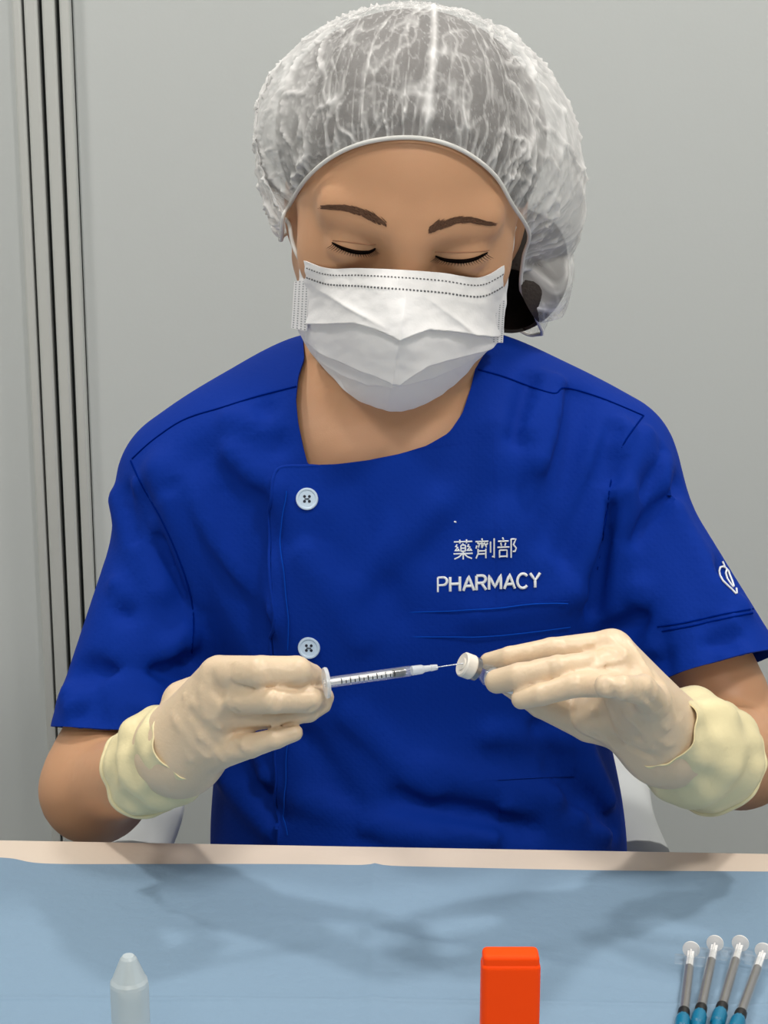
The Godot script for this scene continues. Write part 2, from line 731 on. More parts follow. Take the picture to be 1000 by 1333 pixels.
const WALL_Z := -0.72
func room() -> void:
	var w := 2.0
	var front := 3.2
	structure("floor", slab(Vector3(-w, -0.1, WALL_Z - 0.1), Vector3(w, 0, front)), M.floor_vinyl, "grey speckled vinyl floor of the booth")
	structure("ceiling", slab(Vector3(-w, CEILING, WALL_Z - 0.1), Vector3(w, CEILING + 0.1, front)), M.ceiling_paint, "plain white ceiling of the booth")
	var back := structure("wall_back", slab(Vector3(-w, 0, WALL_Z - 0.08), Vector3(w, CEILING, WALL_Z - 0.03)), M.wall_paint, "pale grey partition wall behind the seated person")
	structure("wall_left", slab(Vector3(-w - 0.1, 0, WALL_Z - 0.1), Vector3(-w, CEILING, front)), M.wall_paint, "pale side wall on the post side")
	structure("wall_right", slab(Vector3(w, 0, WALL_Z - 0.1), Vector3(w + 0.1, CEILING, front)), M.wall_paint, "pale side wall on the plain side")
	structure("wall_front", slab(Vector3(-w, 0, front), Vector3(w, CEILING, front + 0.1)), M.wall_paint, "pale wall facing the seated person")
	# the post: its lines stand at 20 .. 88 pixels in the top row, panels run into it from both sides
	var x0 := at(22, 0, WALL_Z).x
	var x1 := at(90, 0, WALL_Z).x
	obj("panel", slab(Vector3(-w, 0, WALL_Z - 0.03), Vector3(x0, CEILING, WALL_Z - 0.012), 0.003), M.wall_paint, back)
	obj("panel", slab(Vector3(x1, 0, WALL_Z - 0.03), Vector3(w, CEILING, WALL_Z - 0.012), 0.003), M.wall_paint, back)
	var post := structure("trim_1", slab(Vector3(x0 + 0.002, 0, WALL_Z - 0.03), Vector3(x1 - 0.002, CEILING, WALL_Z - 0.012), 0.001), M.groove, "grooved aluminium post joining two wall panels")
	for s in [[14, 27.0], [29.8, 48.0], [53.2, 70.6], [76.0, 90]]:
		var a := at(s[0], 0, WALL_Z).x
		var b := at(s[1], 0, WALL_Z).x
		obj("fin", slab(Vector3(a, 0, WALL_Z - 0.014), Vector3(b, CEILING, WALL_Z), 0.003), M.aluminium, post)

func table() -> void:
	var turn := Basis(Vector3.UP, deg_to_rad(-2.4))
	var mid := at(500, 1102.5, 0)
	var t := thing("table", "cream laminate table in front of the person, blue sheet over it", "table", Vector3(mid.x, 0, 0.0), turn)
	var f := t.transform
	obj("tabletop", rbox(Vector3(1.4, 0.03, 0.62), 0.004, f * Transform3D(Basis.IDENTITY, Vector3(0, TABLE_Y - 0.015, 0.31))), M.laminate, t)
	for s in [-1, 1]:
		for e in [0.05, 0.57]:
			obj("leg", rbox(Vector3(0.035, TABLE_Y - 0.03, 0.035), 0.004, f * Transform3D(Basis.IDENTITY, Vector3(0.64 * s, (TABLE_Y - 0.03) / 2, e))), M.steel_paint, t)
	obj("apron", join([rbox(Vector3(1.25, 0.05, 0.02), 0.003, f * Transform3D(Basis.IDENTITY, Vector3(0, TABLE_Y - 0.055, 0.05))), rbox(Vector3(1.25, 0.05, 0.02), 0.003, f * Transform3D(Basis.IDENTITY, Vector3(0, TABLE_Y - 0.055, 0.57)))]), M.steel_paint, t)
	# the sheet: soft fold lines and a wavering far edge
	var edge := [on_y(-250, 1121, TABLE_Y), on_y(-60, 1119, TABLE_Y), on_y(10, 1121, TABLE_Y), on_y(60, 1128, TABLE_Y), on_y(200, 1129, TABLE_Y), on_y(400, 1130, TABLE_Y), on_y(520, 1132, TABLE_Y), on_y(620, 1134, TABLE_Y), on_y(800, 1138, TABLE_Y), on_y(1000, 1140, TABLE_Y), on_y(1400, 1146, TABLE_Y)]
	var far := smooth_path(edge, 200)
	var crease_z := on_y(500, 1311, TABLE_Y).z
	var crease_x := on_y(487, 1240, TABLE_Y).x
	var top := func(u: float, v: float) -> Vector3:
		var e := far[clampi(int(u * 200), 0, 200)]
		var z := lerpf(e.z, 0.575, v)
		var h := 0.0012 + 0.0012 * (noise.get_noise_3d(e.x * 4.0, z * 5.0, 3.0) + 1.0)
		h += 0.0022 * exp(-absf(z - crease_z - e.x * 0.02) / 0.0018) + 0.0016 * exp(-absf(e.x - crease_x) / 0.004)
		h += 0.0012 * exp(-pow((z - 0.115 - 0.35 * (e.x + 0.02)) / 0.006, 2)) * smoothstep(-0.1, 0.0, e.x)
		return Vector3(e.x, TABLE_Y + h, z)
	var sheet := facing(grid(120, 420, top), Vector3.UP)
	var o := obj("drape_sheet", shell(sheet, 0.0008), M.drape)
	tag(o, "pale blue disposable sheet spread over the cream table", "sheet")

func chair() -> void:
	var t := thing("armchair", "white plastic armchair the person sits on, armrest post showing beside the sleeve", "chair", Vector3(0.02, 0, -0.22))
	var c := Vector3(0.0, 0, -0.2)
	var seat := func(u: float, v: float) -> Vector3:
		var x := (u - 0.5) * 0.44
		var z := (v - 0.5) * 0.42
		return c + Vector3(x, 0.44 - 0.02 * cos(x * 6.0) * cos(z * 6.0) - 0.03 * smoothstep(0.15, 0.21, z), z)
	obj("seat", shell(facing(grid(24, 24, seat), Vector3.UP), 0.014), M.chair_plastic, t)
	var back := func(u: float, v: float) -> Vector3:
		var x := (u - 0.5) * (0.40 - 0.16 * smoothstep(0.3, 0.9, v))
		return c + Vector3(x, 0.46 + 0.2 * v - 0.05 * pow(absf(u - 0.5) * 2.0, 4) * v, -0.215 - 0.05 * v + 0.9 * x * x)
	obj("backrest", shell(facing(grid(24, 24, back), Vector3.BACK), 0.012), M.chair_plastic, t)
	for s in [-1, 1]:
		var k := Vector3(s, 1, 1)
		var arm := smooth_path([c + Vector3(0.165, 0.68, -0.235) * k, c + Vector3(0.187, 0.665, -0.12) * k, c + Vector3(0.182, 0.66, -0.03) * k, c + Vector3(0.186, 0.65, 0.02) * k], 30)
		obj("armrest", tube(arm, 0.027, 16, false, 0.5, Vector3.UP), M.chair_plastic, t)
		var post := smooth_path([c + Vector3(0.19, 0.655, 0.0) * k, c + Vector3(0.203, 0.56, 0.02) * k, c + Vector3(0.222, 0.43, 0.08) * k, c + Vector3(0.225, 0.0, 0.17) * k], 30)
		obj("leg", tube(post, 0.012, 14, false, 0.8), M.chair_plastic, t)
		obj("leg", tube(smooth_path([c + Vector3(0.19, 0.44, -0.19) * k, c + Vector3(0.21, 0.2, -0.23) * k, c + Vector3(0.225, 0.0, -0.26) * k], 20), 0.02, 14, false, 0.8), M.chair_plastic, t)

# ---------------------------------------------------------------- the person
var head: Transform3D
var skin := Field.new()
var cloth := Field.new()

func torso(f: Field, off: float) -> void:
	var flat := 0.66
	f.cone(at(520, 700, -0.165), at(545, 1110, -0.155), 0.134 - off, 0.138 - off, 0.03, false, flat)
	f.cone(at(545, 1110, -0.155), Vector3(0.03, 0.53, -0.17), 0.138 - off, 0.155 - off, 0.04, false, 0.72)
	for s in [[[238, 618], [415, 530], 58, 58], [[795, 592], [622, 522], 58, 58]]:
		var a := at(s[0][0], s[0][1], -0.165)
		var b := at(s[1][0], s[1][1], -0.165)
		f.cone(a, b, rad(s[2], a) - off, rad(s[3], b) - off, 0.035)
	f.cone(at(415, 560, -0.15), at(622, 560, -0.15), 0.05 - off, 0.05 - off, 0.05)
	f.cone(at(300, 650, -0.15), at(740, 640, -0.15), 0.06 - off, 0.06 - off, 0.06)
	for x in [435, 630]:
		f.egg(at(x, 775, -0.115), Basis.IDENTITY, Vector3(0.062, 0.07, 0.05) - Vector3.ONE * off, 0.05)

func person() -> void:
	var t := thing("person", "seated woman in blue scrubs, face mask and bouffant cap, filling a syringe from a vial", "person", Vector3(0.03, 0, -0.17))
	var e := at(531, 333, -0.045)
	var turn := Basis(Vector3.BACK, deg_to_rad(-4.5)) * Basis(Vector3.UP, deg_to_rad(1.5)) * Basis(Vector3.RIGHT, deg_to_rad(25.0))
	head = Transform3D(turn, e - turn * Vector3(0, 0, 0.083))
	skin_shape()
	body(t)
	face(t)
	cap(t)
	mask(t)
	scrubs(t)
	gloves(t)
	legs(t)

func skin_shape() -> void:
	var h := head
	var b := head.basis
	skin.egg(h * Vector3(0, 0.0225, -0.006), b, Vector3(0.072, 0.081, 0.094), 0.01)
	skin.egg(h * Vector3(0, -0.028, 0.026), b, Vector3(0.0605, 0.074, 0.058), 0.03)
	skin.cone(h * Vector3(-0.012, -0.088, 0.066), h * Vector3(0.012, -0.088, 0.066), 0.017, 0.017, 0.03)
	for s in [-1.0, 1.0]:
		skin.egg(h * Vector3(0.036 * s, -0.024, 0.047), b, Vector3(0.026, 0.024, 0.024), 0.02)
		skin.cone(h * Vector3(0.052 * s, -0.05, 0.0), h * Vector3(0.02 * s, -0.086, 0.055), 0.016, 0.016, 0.03)
		skin.egg(h * Vector3(0.0715 * s, -0.012, -0.008), b, Vector3(0.007, 0.03, 0.018), 0.006)
		skin.cone(h * Vector3(0.012 * s, 0.0175, 0.077), h * Vector3(0.042 * s, 0.02, 0.066), 0.0125, 0.011, 0.014)
	for s in [-1.0, 1.0]:
		skin.egg(h * Vector3(0.031 * s, -0.001, 0.101), b, Vector3(0.02, 0.0135, 0.0155), 0.012, true)
		skin.egg(h * Vector3(0.0315 * s, -0.0015, 0.0725), b, Vector3(0.0165, 0.0125, 0.0135), 0.005)
	skin.cone(h * Vector3(0, 0.008, 0.086), h * Vector3(0, -0.036, 0.103), 0.0075, 0.0105, 0.012)
	for s in [-1.0, 1.0]:
		skin.egg(h * Vector3(0.012 * s, -0.04, 0.094), b, Vector3(0.008, 0.007, 0.010), 0.006)
	skin.egg(h * Vector3(0, -0.060, 0.086), b, Vector3(0.021, 0.0042, 0.007), 0.004)
	skin.egg(h * Vector3(0, -0.067, 0.085), b, Vector3(0.018, 0.0048, 0.007), 0.004)
	# neck, upper chest
	skin.cone(h * Vector3(0, -0.05, -0.03), at(515, 575, -0.17), 0.05, 0.056, 0.03)
	skin.cone(h * Vector3(-0.04, -0.05, -0.02), at(485, 590, -0.135), 0.012, 0.014, 0.03)
	skin.cone(h * Vector3(0.04, -0.05, -0.02), at(535, 590, -0.135), 0.012, 0.014, 0.03)
	torso(skin, 0.011)
	skin.cone(at(475, 597, -0.095), at(320, 560, -0.13), 0.008, 0.01, 0.02)
	skin.cone(at(540, 597, -0.095), at(700, 550, -0.13), 0.008, 0.01, 0.02)
	# arms
	var ls := at(228, 640, -0.165)
	var le := at(124, 1026, -0.085)
	var lw := at(208, 995, 0.045)
	skin.cone(ls, le, rad(58, ls), rad(56, le), 0.02)
	skin.cone(le, lw, rad(60, le), rad(38, lw), 0.03)
	var rs := at(800, 620, -0.165)
	var re := at(962, 985, -0.075)
	var rw := at(905, 975, 0.045)
	skin.cone(rs, at(945, 905, -0.10), rad(58, rs), rad(56, re), 0.01)
	skin.cone(re, rw, rad(69, re), rad(46, rw), 0.012)

func body(t: Node3D) -> void:
	var cut_y := -0.097
	var inv := head.affine_inverse()
	var hm := nets(skin, Vector3(-0.09, -0.104, -0.12), Vector3(0.09, 0.135, 0.13), 0.0026, head)
	var hb := func(p: Vector3) -> float: return (inv * p).y - cut_y + 0.001
	hm = clip(hm, hb)
	var bm := nets(skin, Vector3(-0.29, 0.50, -0.32), Vector3(0.30, 1.12, 0.14), 0.0055)
	var bb := func(p: Vector3) -> float: return cut_y - (inv * p).y
	var scr := func(p: Vector3) -> float: return p.y - 0.56
	bm = clip(clip(bm, bb), scr)
	obj("body", join([hm, bm]), M.skin, t)

func face(t: Node3D) -> void:
	# brows: many short hairs laid along the arch
	var rng := RandomNumberGenerator.new()
	rng.seed = 5
	for arc in [[[425, 270], [448, 271], [475, 279], [504, 293], 1], [[558, 300], [585, 290], [612, 286], [638, 292], -1]]:
		var mid := []
		for k in 4:
			mid.append(Vector3(arc[k][0], arc[k][1], 0))
		var line := smooth_path(mid, 60)
		var hairs := []
		for i in 230:
			var u := rng.randf()
			var q := line[int(u * 60)]
			var thick := u if arc[4] > 0 else 1.0 - u          # thicker by the nose
			var w := 1.8 + 4.0 * pow(thick, 0.7) * (1.0 - 0.5 * smoothstep(0.88, 1.0, thick))
			var y := q.y + rng.randf_range(-w, w)
			var dx: float = -arc[4] * rng.randf_range(7.0, 12.0)
			var a := trace(skin, q.x, y)
			var d2: Vector3 = line[clampi(int((u - arc[4] * 0.16) * 60), 0, 60)]
			var b := trace(skin, q.x + dx, y + (d2.y - q.y) * 0.9 - rng.randf_range(0.0, 2.5) * thick)
			var n := Vector3(0, 0.15, 0.98)
			hairs.append(tube(PackedVector3Array([a + n * 0.0001, a.lerp(b, 0.5) + n * 0.0005, b + n * 0.0003]), [0.00026, 0.00022, 0.00006], 4))
		obj("eyebrow", join(hairs), M.brow_hair, t)
	# closed lids: the lash line, and a fan of lashes below it
	for arc in [[[433, 316], [446, 323], [463, 328], [480, 328], [489, 323], -1], [[567, 333], [580, 338], [600, 340], [618, 337], [634, 329], 1]]:
		var line := path_on(skin, arc.slice(0, 5), 24, 0.0004)
		var rr := []
		for i in line.size():
			rr.append(0.0003 + 0.0010 * pow(sin(PI * clampf(float(i) / 24.0, 0.02, 0.98)), 0.7))
		var parts := [tube(line, rr, 8)]
		for i in range(1, 24):
			var out: float = (line[i].x - line[12].x) * 0.35
			var p := line[i]
			parts.append(tube(PackedVector3Array([p, p + Vector3(out * 0.3, -0.0016, 0.0016), p + Vector3(out * 0.8, -0.0028, 0.0036)]), [0.00025, 0.0002, 0.00006], 4))
		obj("eyelashes", join(parts), M.lash, t)
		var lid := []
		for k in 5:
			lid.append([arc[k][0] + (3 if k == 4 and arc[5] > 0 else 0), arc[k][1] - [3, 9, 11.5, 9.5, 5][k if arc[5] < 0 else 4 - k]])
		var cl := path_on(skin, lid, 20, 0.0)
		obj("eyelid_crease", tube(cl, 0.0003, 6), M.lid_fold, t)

func cap(t: Node3D) -> void:
	var inv := head.affine_inverse()
	# hair under the web
	var hair := Field.new()
	hair.egg(head * Vector3(0, 0.023, -0.0065), head.basis, Vector3(0.0752, 0.0838, 0.0968), 0.01)
	hair.egg(head * Vector3(0, 0.028, -0.036), head.basis, Vector3(0.087, 0.069, 0.075), 0.02)
	hair.egg(at(668, 352, -0.175), Basis(Vector3.BACK, 0.9), Vector3(0.042, 0.032, 0.032), 0.03)
	hair.egg(at(688, 384, -0.165), Basis(Vector3.BACK, 0.8), Vector3(0.025, 0.017, 0.021), 0.02)
	var front := [[376, 322], [378, 298], [385, 266], [404, 235], [434, 208], [472, 190], [520, 182], [566, 186], [606, 202], [640, 230], [660, 264], [668, 300], [667, 336]]
	var ctrl := []
	for q in front:
		var p := trace(skin, q[0], q[1])
		ctrl.append(inv * p)
	ctrl[0] = Vector3(-0.0745, -0.03, 0.012)
	ctrl[1] = Vector3(-0.0735, -0.008, 0.026)
	ctrl[11] = Vector3(0.0735, -0.006, 0.026)
	ctrl[12] = Vector3(0.0745, -0.03, 0.012)
	for q in [[0.079, -0.062, 0.0], [0.098, -0.112, -0.03], [0.086, -0.125, -0.065], [0.04, -0.095, -0.094], [0.0, -0.07, -0.094], [-0.035, -0.064, -0.088], [-0.066, -0.055, -0.055], [-0.077, -0.045, -0.02]]:
		ctrl.append(Vector3(q[0], q[1], q[2]))
	for i in ctrl.size():
		var o: Vector3 = ctrl[i]
		ctrl[i] = o + o.normalized() * 0.0035
	var NT := 560
	var loop := smooth_path(ctrl, NT, true)
	var cc := Vector3(0.002, 0.026, -0.03)
	var pole := Vector3(0.02, 0.62, -0.78).normalized()
	for i in NT:
		for k in 6:
			var gap := 0.0025 - hair.all(head * loop[i])
			if loop[i].z > 0.0 or gap <= 0.0:
				break
			loop[i] += (loop[i] - cc).normalized() * gap * 1.3
	for pass_ in 250:
		var was := loop.duplicate()
		for i in NT:
			if was[i].z < -0.005:
				loop[i] = (was[i - 1] + was[i] + was[(i + 1) % NT]) / 3.0
	# hair stops at the elastic
	var hm := nets(hair, Vector3(-0.11, -0.11, -0.13), Vector3(0.16, 0.14, 0.11), 0.004, head)
	var open := PackedVector2Array()
	for i in range(0, NT, 5):
		if loop[i].z > -0.03:
			open.append(Vector2(loop[i].x, loop[i].y))
	open.append(Vector2(0.0, -0.3))
	var keep := func(p: Vector3) -> float:
		var q: Vector3 = inv * p
		if q.z < 0.0:
			return 0.01
		var w := Vector2(q.x, q.y)
		var best := 1.0
		for i in open.size():
			best = minf(best, Geometry2D.get_closest_point_to_segment(w, open[i], open[(i + 1) % open.size()]).distance_to(w))
		return (-best if Geometry2D.is_point_in_polygon(w, open) else best) - 0.0005
	obj("hair", shell(clip(hm, keep), 0.002), M.hair, t)
	var bun := (inv * at(700, 385, -0.165) - cc).normalized()
	var low := (inv * at(335, 290, -0.16) - cc).normalized()
	var side := (inv * at(742, 270, -0.16) - cc).normalized()
	var NS := 110
	var V := PackedVector3Array()
	var C := PackedColorArray()
	for j in NS + 1:
		var s := pow(float(j) / NS, 1.35)
		for i in NT:
			var th := TAU * i / NT
			var e := loop[i] - cc
			var d0 := e.normalized()
			var d := d0.slerp(pole, minf(s, 0.9999))
			var big := 1.0 / sqrt(pow(d.x / 0.101, 2) + pow(d.y / 0.079, 2) + pow(d.z / 0.098, 2))
			big += 0.008 * exp(-pow(acos(clampf(d.dot(low), -1, 1)) / 0.4, 2))
			big += 0.048 * exp(-pow(acos(clampf(d.dot(bun), -1, 1)) / 0.5, 2)) + 0.008 * exp(-pow(acos(clampf(d.dot(side), -1, 1)) / 0.5, 2))
			var lowside := smoothstep(0.1, -0.6, d.y)
			var r := lerpf(e.length(), big, 1.0 - pow(1.0 - smoothstep(0.0, 0.34 - 0.1 * lowside, s), 1.6))
			# gathers at the elastic, running over the crown, and crumpled facets between them
			var cx := cos(th)
			var sx := sin(th)
			var wav := 0.12 * noise.get_noise_3d(d.x * 5.0, d.y * 5.0, d.z * 5.0)
			var g1 := 1.0 - absf(noise.get_noise_3d(cx * 4.2 + wav, sx * 4.2 + wav, s * 1.6)) * 2.2
			var g2 := 1.0 - absf(noise.get_noise_3d(cx * 9.5 + wav, sx * 9.5, 9.0 + s * 2.5)) * 2.2
			var p0 := Vector3(d.x * 4.2, d.y * 2.6, d.z * 2.6) + Vector3(wav, 0, wav)
			var c1 := 1.0 - absf(noise.get_noise_3d(p0.x, p0.y, p0.z)) * 2.4
			var p1 := Vector3(d.x * 12.5, d.y * 9.0, d.z * 9.0) + Vector3(0, wav, wav)
			var c2 := 1.0 - absf(noise.get_noise_3d(p1.x + 5.0, p1.y, p1.z)) * 2.4
			g1 = pow(maxf(g1, 0.0), 6.0)
			g2 = pow(maxf(g2, 0.0), 4.0)
			c1 = pow(maxf(c1, 0.0), 6.0)
			c2 = pow(maxf(c2, 0.0), 4.0)
			var near := exp(-s * 7.0)
			var rise := smoothstep(0.0, 0.04, s)
			r += rise * (g1 * (0.0030 * near + 0.0012) + g2 * (0.0030 * near) + c1 * 0.0026 + c2 * 0.0008 - 0.0004)
			var q := cc + d * r
			for k in 7:
				var gap := 0.0035 * smoothstep(0.0, 0.06, s) - hair.all(head * q)
				if gap <= 0.0:
					break
				r += gap * 1.4
				q = cc + d * r
			var seam := exp(-pow((q.x - 0.004 - 0.05 * (q.y - 0.08)) / 0.0022, 2)) * smoothstep(0.0, 0.05, s) * (1.0 if q.z > -0.03 else 0.0)
			q += d * seam * 0.002
			V.append(head * q)
			var layers := 0.19 + 0.09 * noise.get_noise_3d(d.x * 6.0, d.y * 6.0, d.z * 6.0 + 4.0) + 0.46 * g1 * (0.5 + 0.5 * near) + 0.42 * g2 * near + 0.26 * c1 + 0.20 * c2 + 0.45 * seam + 0.02 * near
			layers += 0.26 * smoothstep(0.45, 0.95, absf(d.x)) - 0.2 * exp(-pow(acos(clampf(d.dot(bun), -1, 1)) / 0.2, 2))
			C.append(Color(1, 1, 1, clampf(layers, 0.2, 0.93)))
	var I := PackedInt32Array()
	for j in NS:
		for i in NT:
			var a := j * NT + i
			var b := j * NT + (i + 1) % NT
			I.append_array([a, b, a + NT, b, b + NT, a + NT])
	var m := facing([V, I], Vector3.ZERO)
	var N := normals(V, I)
	if N[NT * 12].dot(V[NT * 12] - head * cc) < 0.0:
		m = flip([V, I])
		N = normals(V, m[1])
	var c := obj("bouffant_cap", [V, m[1], N, C], M.cap_web, t)
	var ring := PackedVector3Array()
	for i in range(0, NT, 4):
		ring.append(head * (loop[i] + (loop[i] - cc).normalized() * 0.0005))
	obj("elastic_band", tube(ring, 0.0013, 8, true), M.elastic, c)

func spline(a: float, b: float, c: float, d: float, f: float) -> float:
	return cubic_interpolate(b, c, a, d, f)

func mask(t: Node3D) -> void:
	var rows := [
		[[391, 337, -.098], [424, 349, -.062], [470, 349, -.036], [520, 351, -.022], [575, 355, -.036], [628, 361, -.062], [664, 340, -.098]],
		[[389, 365, -.100], [426, 377, -.058], [470, 381, -.031], [522, 386, -.014], [575, 390, -.031], [626, 394, -.058], [661, 378, -.100]],
		[[387, 395, -.104], [432, 410, -.058], [472, 419, -.029], [522, 432, -.010], [575, 430, -.029], [620, 426, -.058], [657, 412, -.104]],
		[[386, 424, -.108], [436, 442, -.064], [474, 458, -.036], [519, 472, -.020], [570, 465, -.036], [614, 452, -.064], [655, 438, -.108]],
		[[397, 447, -.112], [442, 476, -.076], [478, 493, -.050], [517, 503, -.036], [562, 494, -.050], [606, 474, -.076], [643, 450, -.112]],
		[[412, 468, -.118], [446, 505, -.094], [479, 525, -.074], [515, 535, -.066], [556, 523, -.074], [598, 496, -.094], [631, 460, -.118]],
		[[416, 470, -.126], [450, 505, -.106], [482, 523, -.09], [516, 531, -.084], [554, 521, -.09], [595, 495, -.106], [627, 462, -.126]]]
	var P := []
	for r in rows:
		var line := []
		for q in r:
			line.append(at(q[0], q[1], q[2]))
		P.append(line)
	var base := func(u: float, v: float) -> Vector3:
		var y := v * 6.0
		var j := mini(int(y), 5)
		var col := []
		for k in 4:
			var row: Array = P[clampi(j - 1 + k, 0, 6)]
			var x := u * 6.0
			var i := mini(int(x), 5)
			var a: Vector3 = row[maxi(i - 1, 0)]
			var b: Vector3 = row[i]
			var c: Vector3 = row[i + 1]
			var d: Vector3 = row[mini(i + 2, 6)]
			col.append(b.cubic_interpolate(c, a, d, x - i))
		var p: Vector3 = col[1]
		p = p.cubic_interpolate(col[2], col[0], col[3], y - j)
		if v < 0.97:
			for i in 3:
				var gap := 0.0026 - skin.all(p)
				var push := 0.5 * (gap + sqrt(gap * gap + 0.000006)) if i == 0 else maxf(gap - 0.0008, 0.0)
				p += (EYE - p).normalized() * push * 1.15
		return p
	# folds of the photograph: crease lines [pixels..], the layer above a crease laps over the one below
	var laps := [[[391, 421], [430, 420], [463, 419], [490, 428], [520, 441], [558, 428], [600, 431], [652, 437], 0.0042],
		[[398, 445], [430, 462], [470, 480], [500, 491], [520, 497], [556, 474], [600, 462], [645, 447], 0.0036],
		[[412, 466], [446, 488], [480, 500], [512, 503], [530, 500], [562, 492], [600, 476], [634, 456], 0.0024]]
	var make := func(u: float, v: float) -> Vector3:
		var p: Vector3 = base.call(u, v)
		var q := pix(p)
		var n := (p - head * Vector3(0, -0.05, 0.0)).normalized()
		var rise := 0.0
		for L in laps:
			var y := 0.0
			for k in 7:
				if q.x >= L[k][0] and (q.x < L[k + 1][0] or k == 6):
					y = lerpf(L[k][1], L[k + 1][1], clampf((q.x - L[k][0]) / (L[k + 1][0] - L[k][0]), 0, 1))
			if y == 0.0:
				continue
			var gap := q.y - y
			var ends := smoothstep(0.0, 0.12, u) * smoothstep(1.0, 0.88, u)
			rise += lerpf(L[8] * exp(minf(gap, 0.0) / 13.0), -L[8] * 0.55 * exp(-maxf(gap, 0.0) / 7.0), smoothstep(-1.5, 2.5, gap)) * ends
		# tent lines running from the nose to the pleat, and soft crumple
		rise += 0.0026 * exp(-absf(q.x - 520.0 + (q.y - 440.0) * 0.16) / 6.0) * smoothstep(0.12, 0.3, v) * smoothstep(0.85, 0.55, v)
		rise += 0.0026 * exp(-absf((q.x - 466.0) * 0.55 - (q.y - 405.0)) / 5.0) * exp(-pow((q.x - 460.0) / 34.0, 2))
		rise += 0.0024 * exp(-absf((q.x - 590.0) * 0.75 - (q.y - 412.0)) / 5.0) * exp(-pow((q.x - 592.0) / 32.0, 2))
		rise += 0.0003 * noise.get_noise_2d(q.x * 0.05, q.y * 0.06) + 0.0005 * noise.get_noise_2d(q.x * 0.02, q.y * 0.02)
		return p + n * rise
	var g := facing(grid(180, 150, make), Vector3.BACK)
	var m := obj("face_mask", shell(g, 0.0007), M.mask_paper, t)
	# nose band: two dotted weld rows
	for v in [0.062, 0.128]:
		var dots := []
		var count := 62
		for i in count:
			var u := 0.06 + 0.88 * i / (count - 1.0)
			var p: Vector3 = make.call(u, v)
			var p2: Vector3 = make.call(u + 0.006, v)
			var n := (p - head * Vector3(0, -0.05, 0.0)).normalized()
			dots.append(tube(PackedVector3Array([p + n * 0.0002, p2 + n * 0.0002]), 0.00055 if v > 0.1 else 0.0004, 5))
		obj("weld_dots", join(dots), M.weld, m)
	# side tabs with welded dots
	for s in [[[[383, 366], [402, 364], [399, 431], [379, 427]], -0.094, -0.112], [[[640, 389], [658, 391], [655, 446], [635, 446]], -0.086, -0.108]]:
		var q: Array = s[0]
		var tab := func(u: float, v: float) -> Vector3:
			var a := Vector2(q[0][0], q[0][1]).lerp(Vector2(q[1][0], q[1][1]), u)
			var b := Vector2(q[3][0], q[3][1]).lerp(Vector2(q[2][0], q[2][1]), u)
			var p := a.lerp(b, v)
			var inner := u if q[0][0] < 500 else 1.0 - u
			return at(p.x, p.y, lerpf(s[2], s[1], inner) + 0.012 + 0.002 * sin(u * PI) - 0.008 * v)
		var gm := facing(grid(8, 20, tab), Vector3.BACK)
		var UV := PackedVector2Array()
		for j in 21:
			for i in 9:
				UV.append(Vector2(i / 8.0, j / 20.0))
		var back := shell([gm[0], gm[1]], 0.0008)
		while UV.size() < back[0].size():
			UV.append(Vector2(0, 0))
		obj("side_tab", [back[0], back[1], null, null, UV], M.mask_tab, m)
	for L in [[[392, 341, -.094], [386, 330, -.093], [380, 312, -.098], [377, 294, -.105], [372, 285, -.125]], [[661, 347, -.092], [664, 335, -.094], [667, 318, -.1], [668, 302, -.106], [672, 292, -.125]]]:
		var pts := []
		for q in L:
			pts.append(at(q[0], q[1], q[2]))
		obj("ear_loop", tube(smooth_path(pts, 24), 0.0013, 8), M.elastic, m)

func half(ax: float, ay: float, bx: float, by: float) -> Callable:      # keeps what lies to the right of the line a > b, seen in the photograph
	var a := Vector2(ax, ay)
	var n := Vector2(ay - by, bx - ax).normalized()
	return func(p: Vector3) -> float: return (pix(p) - a).dot(n) * 0.0005

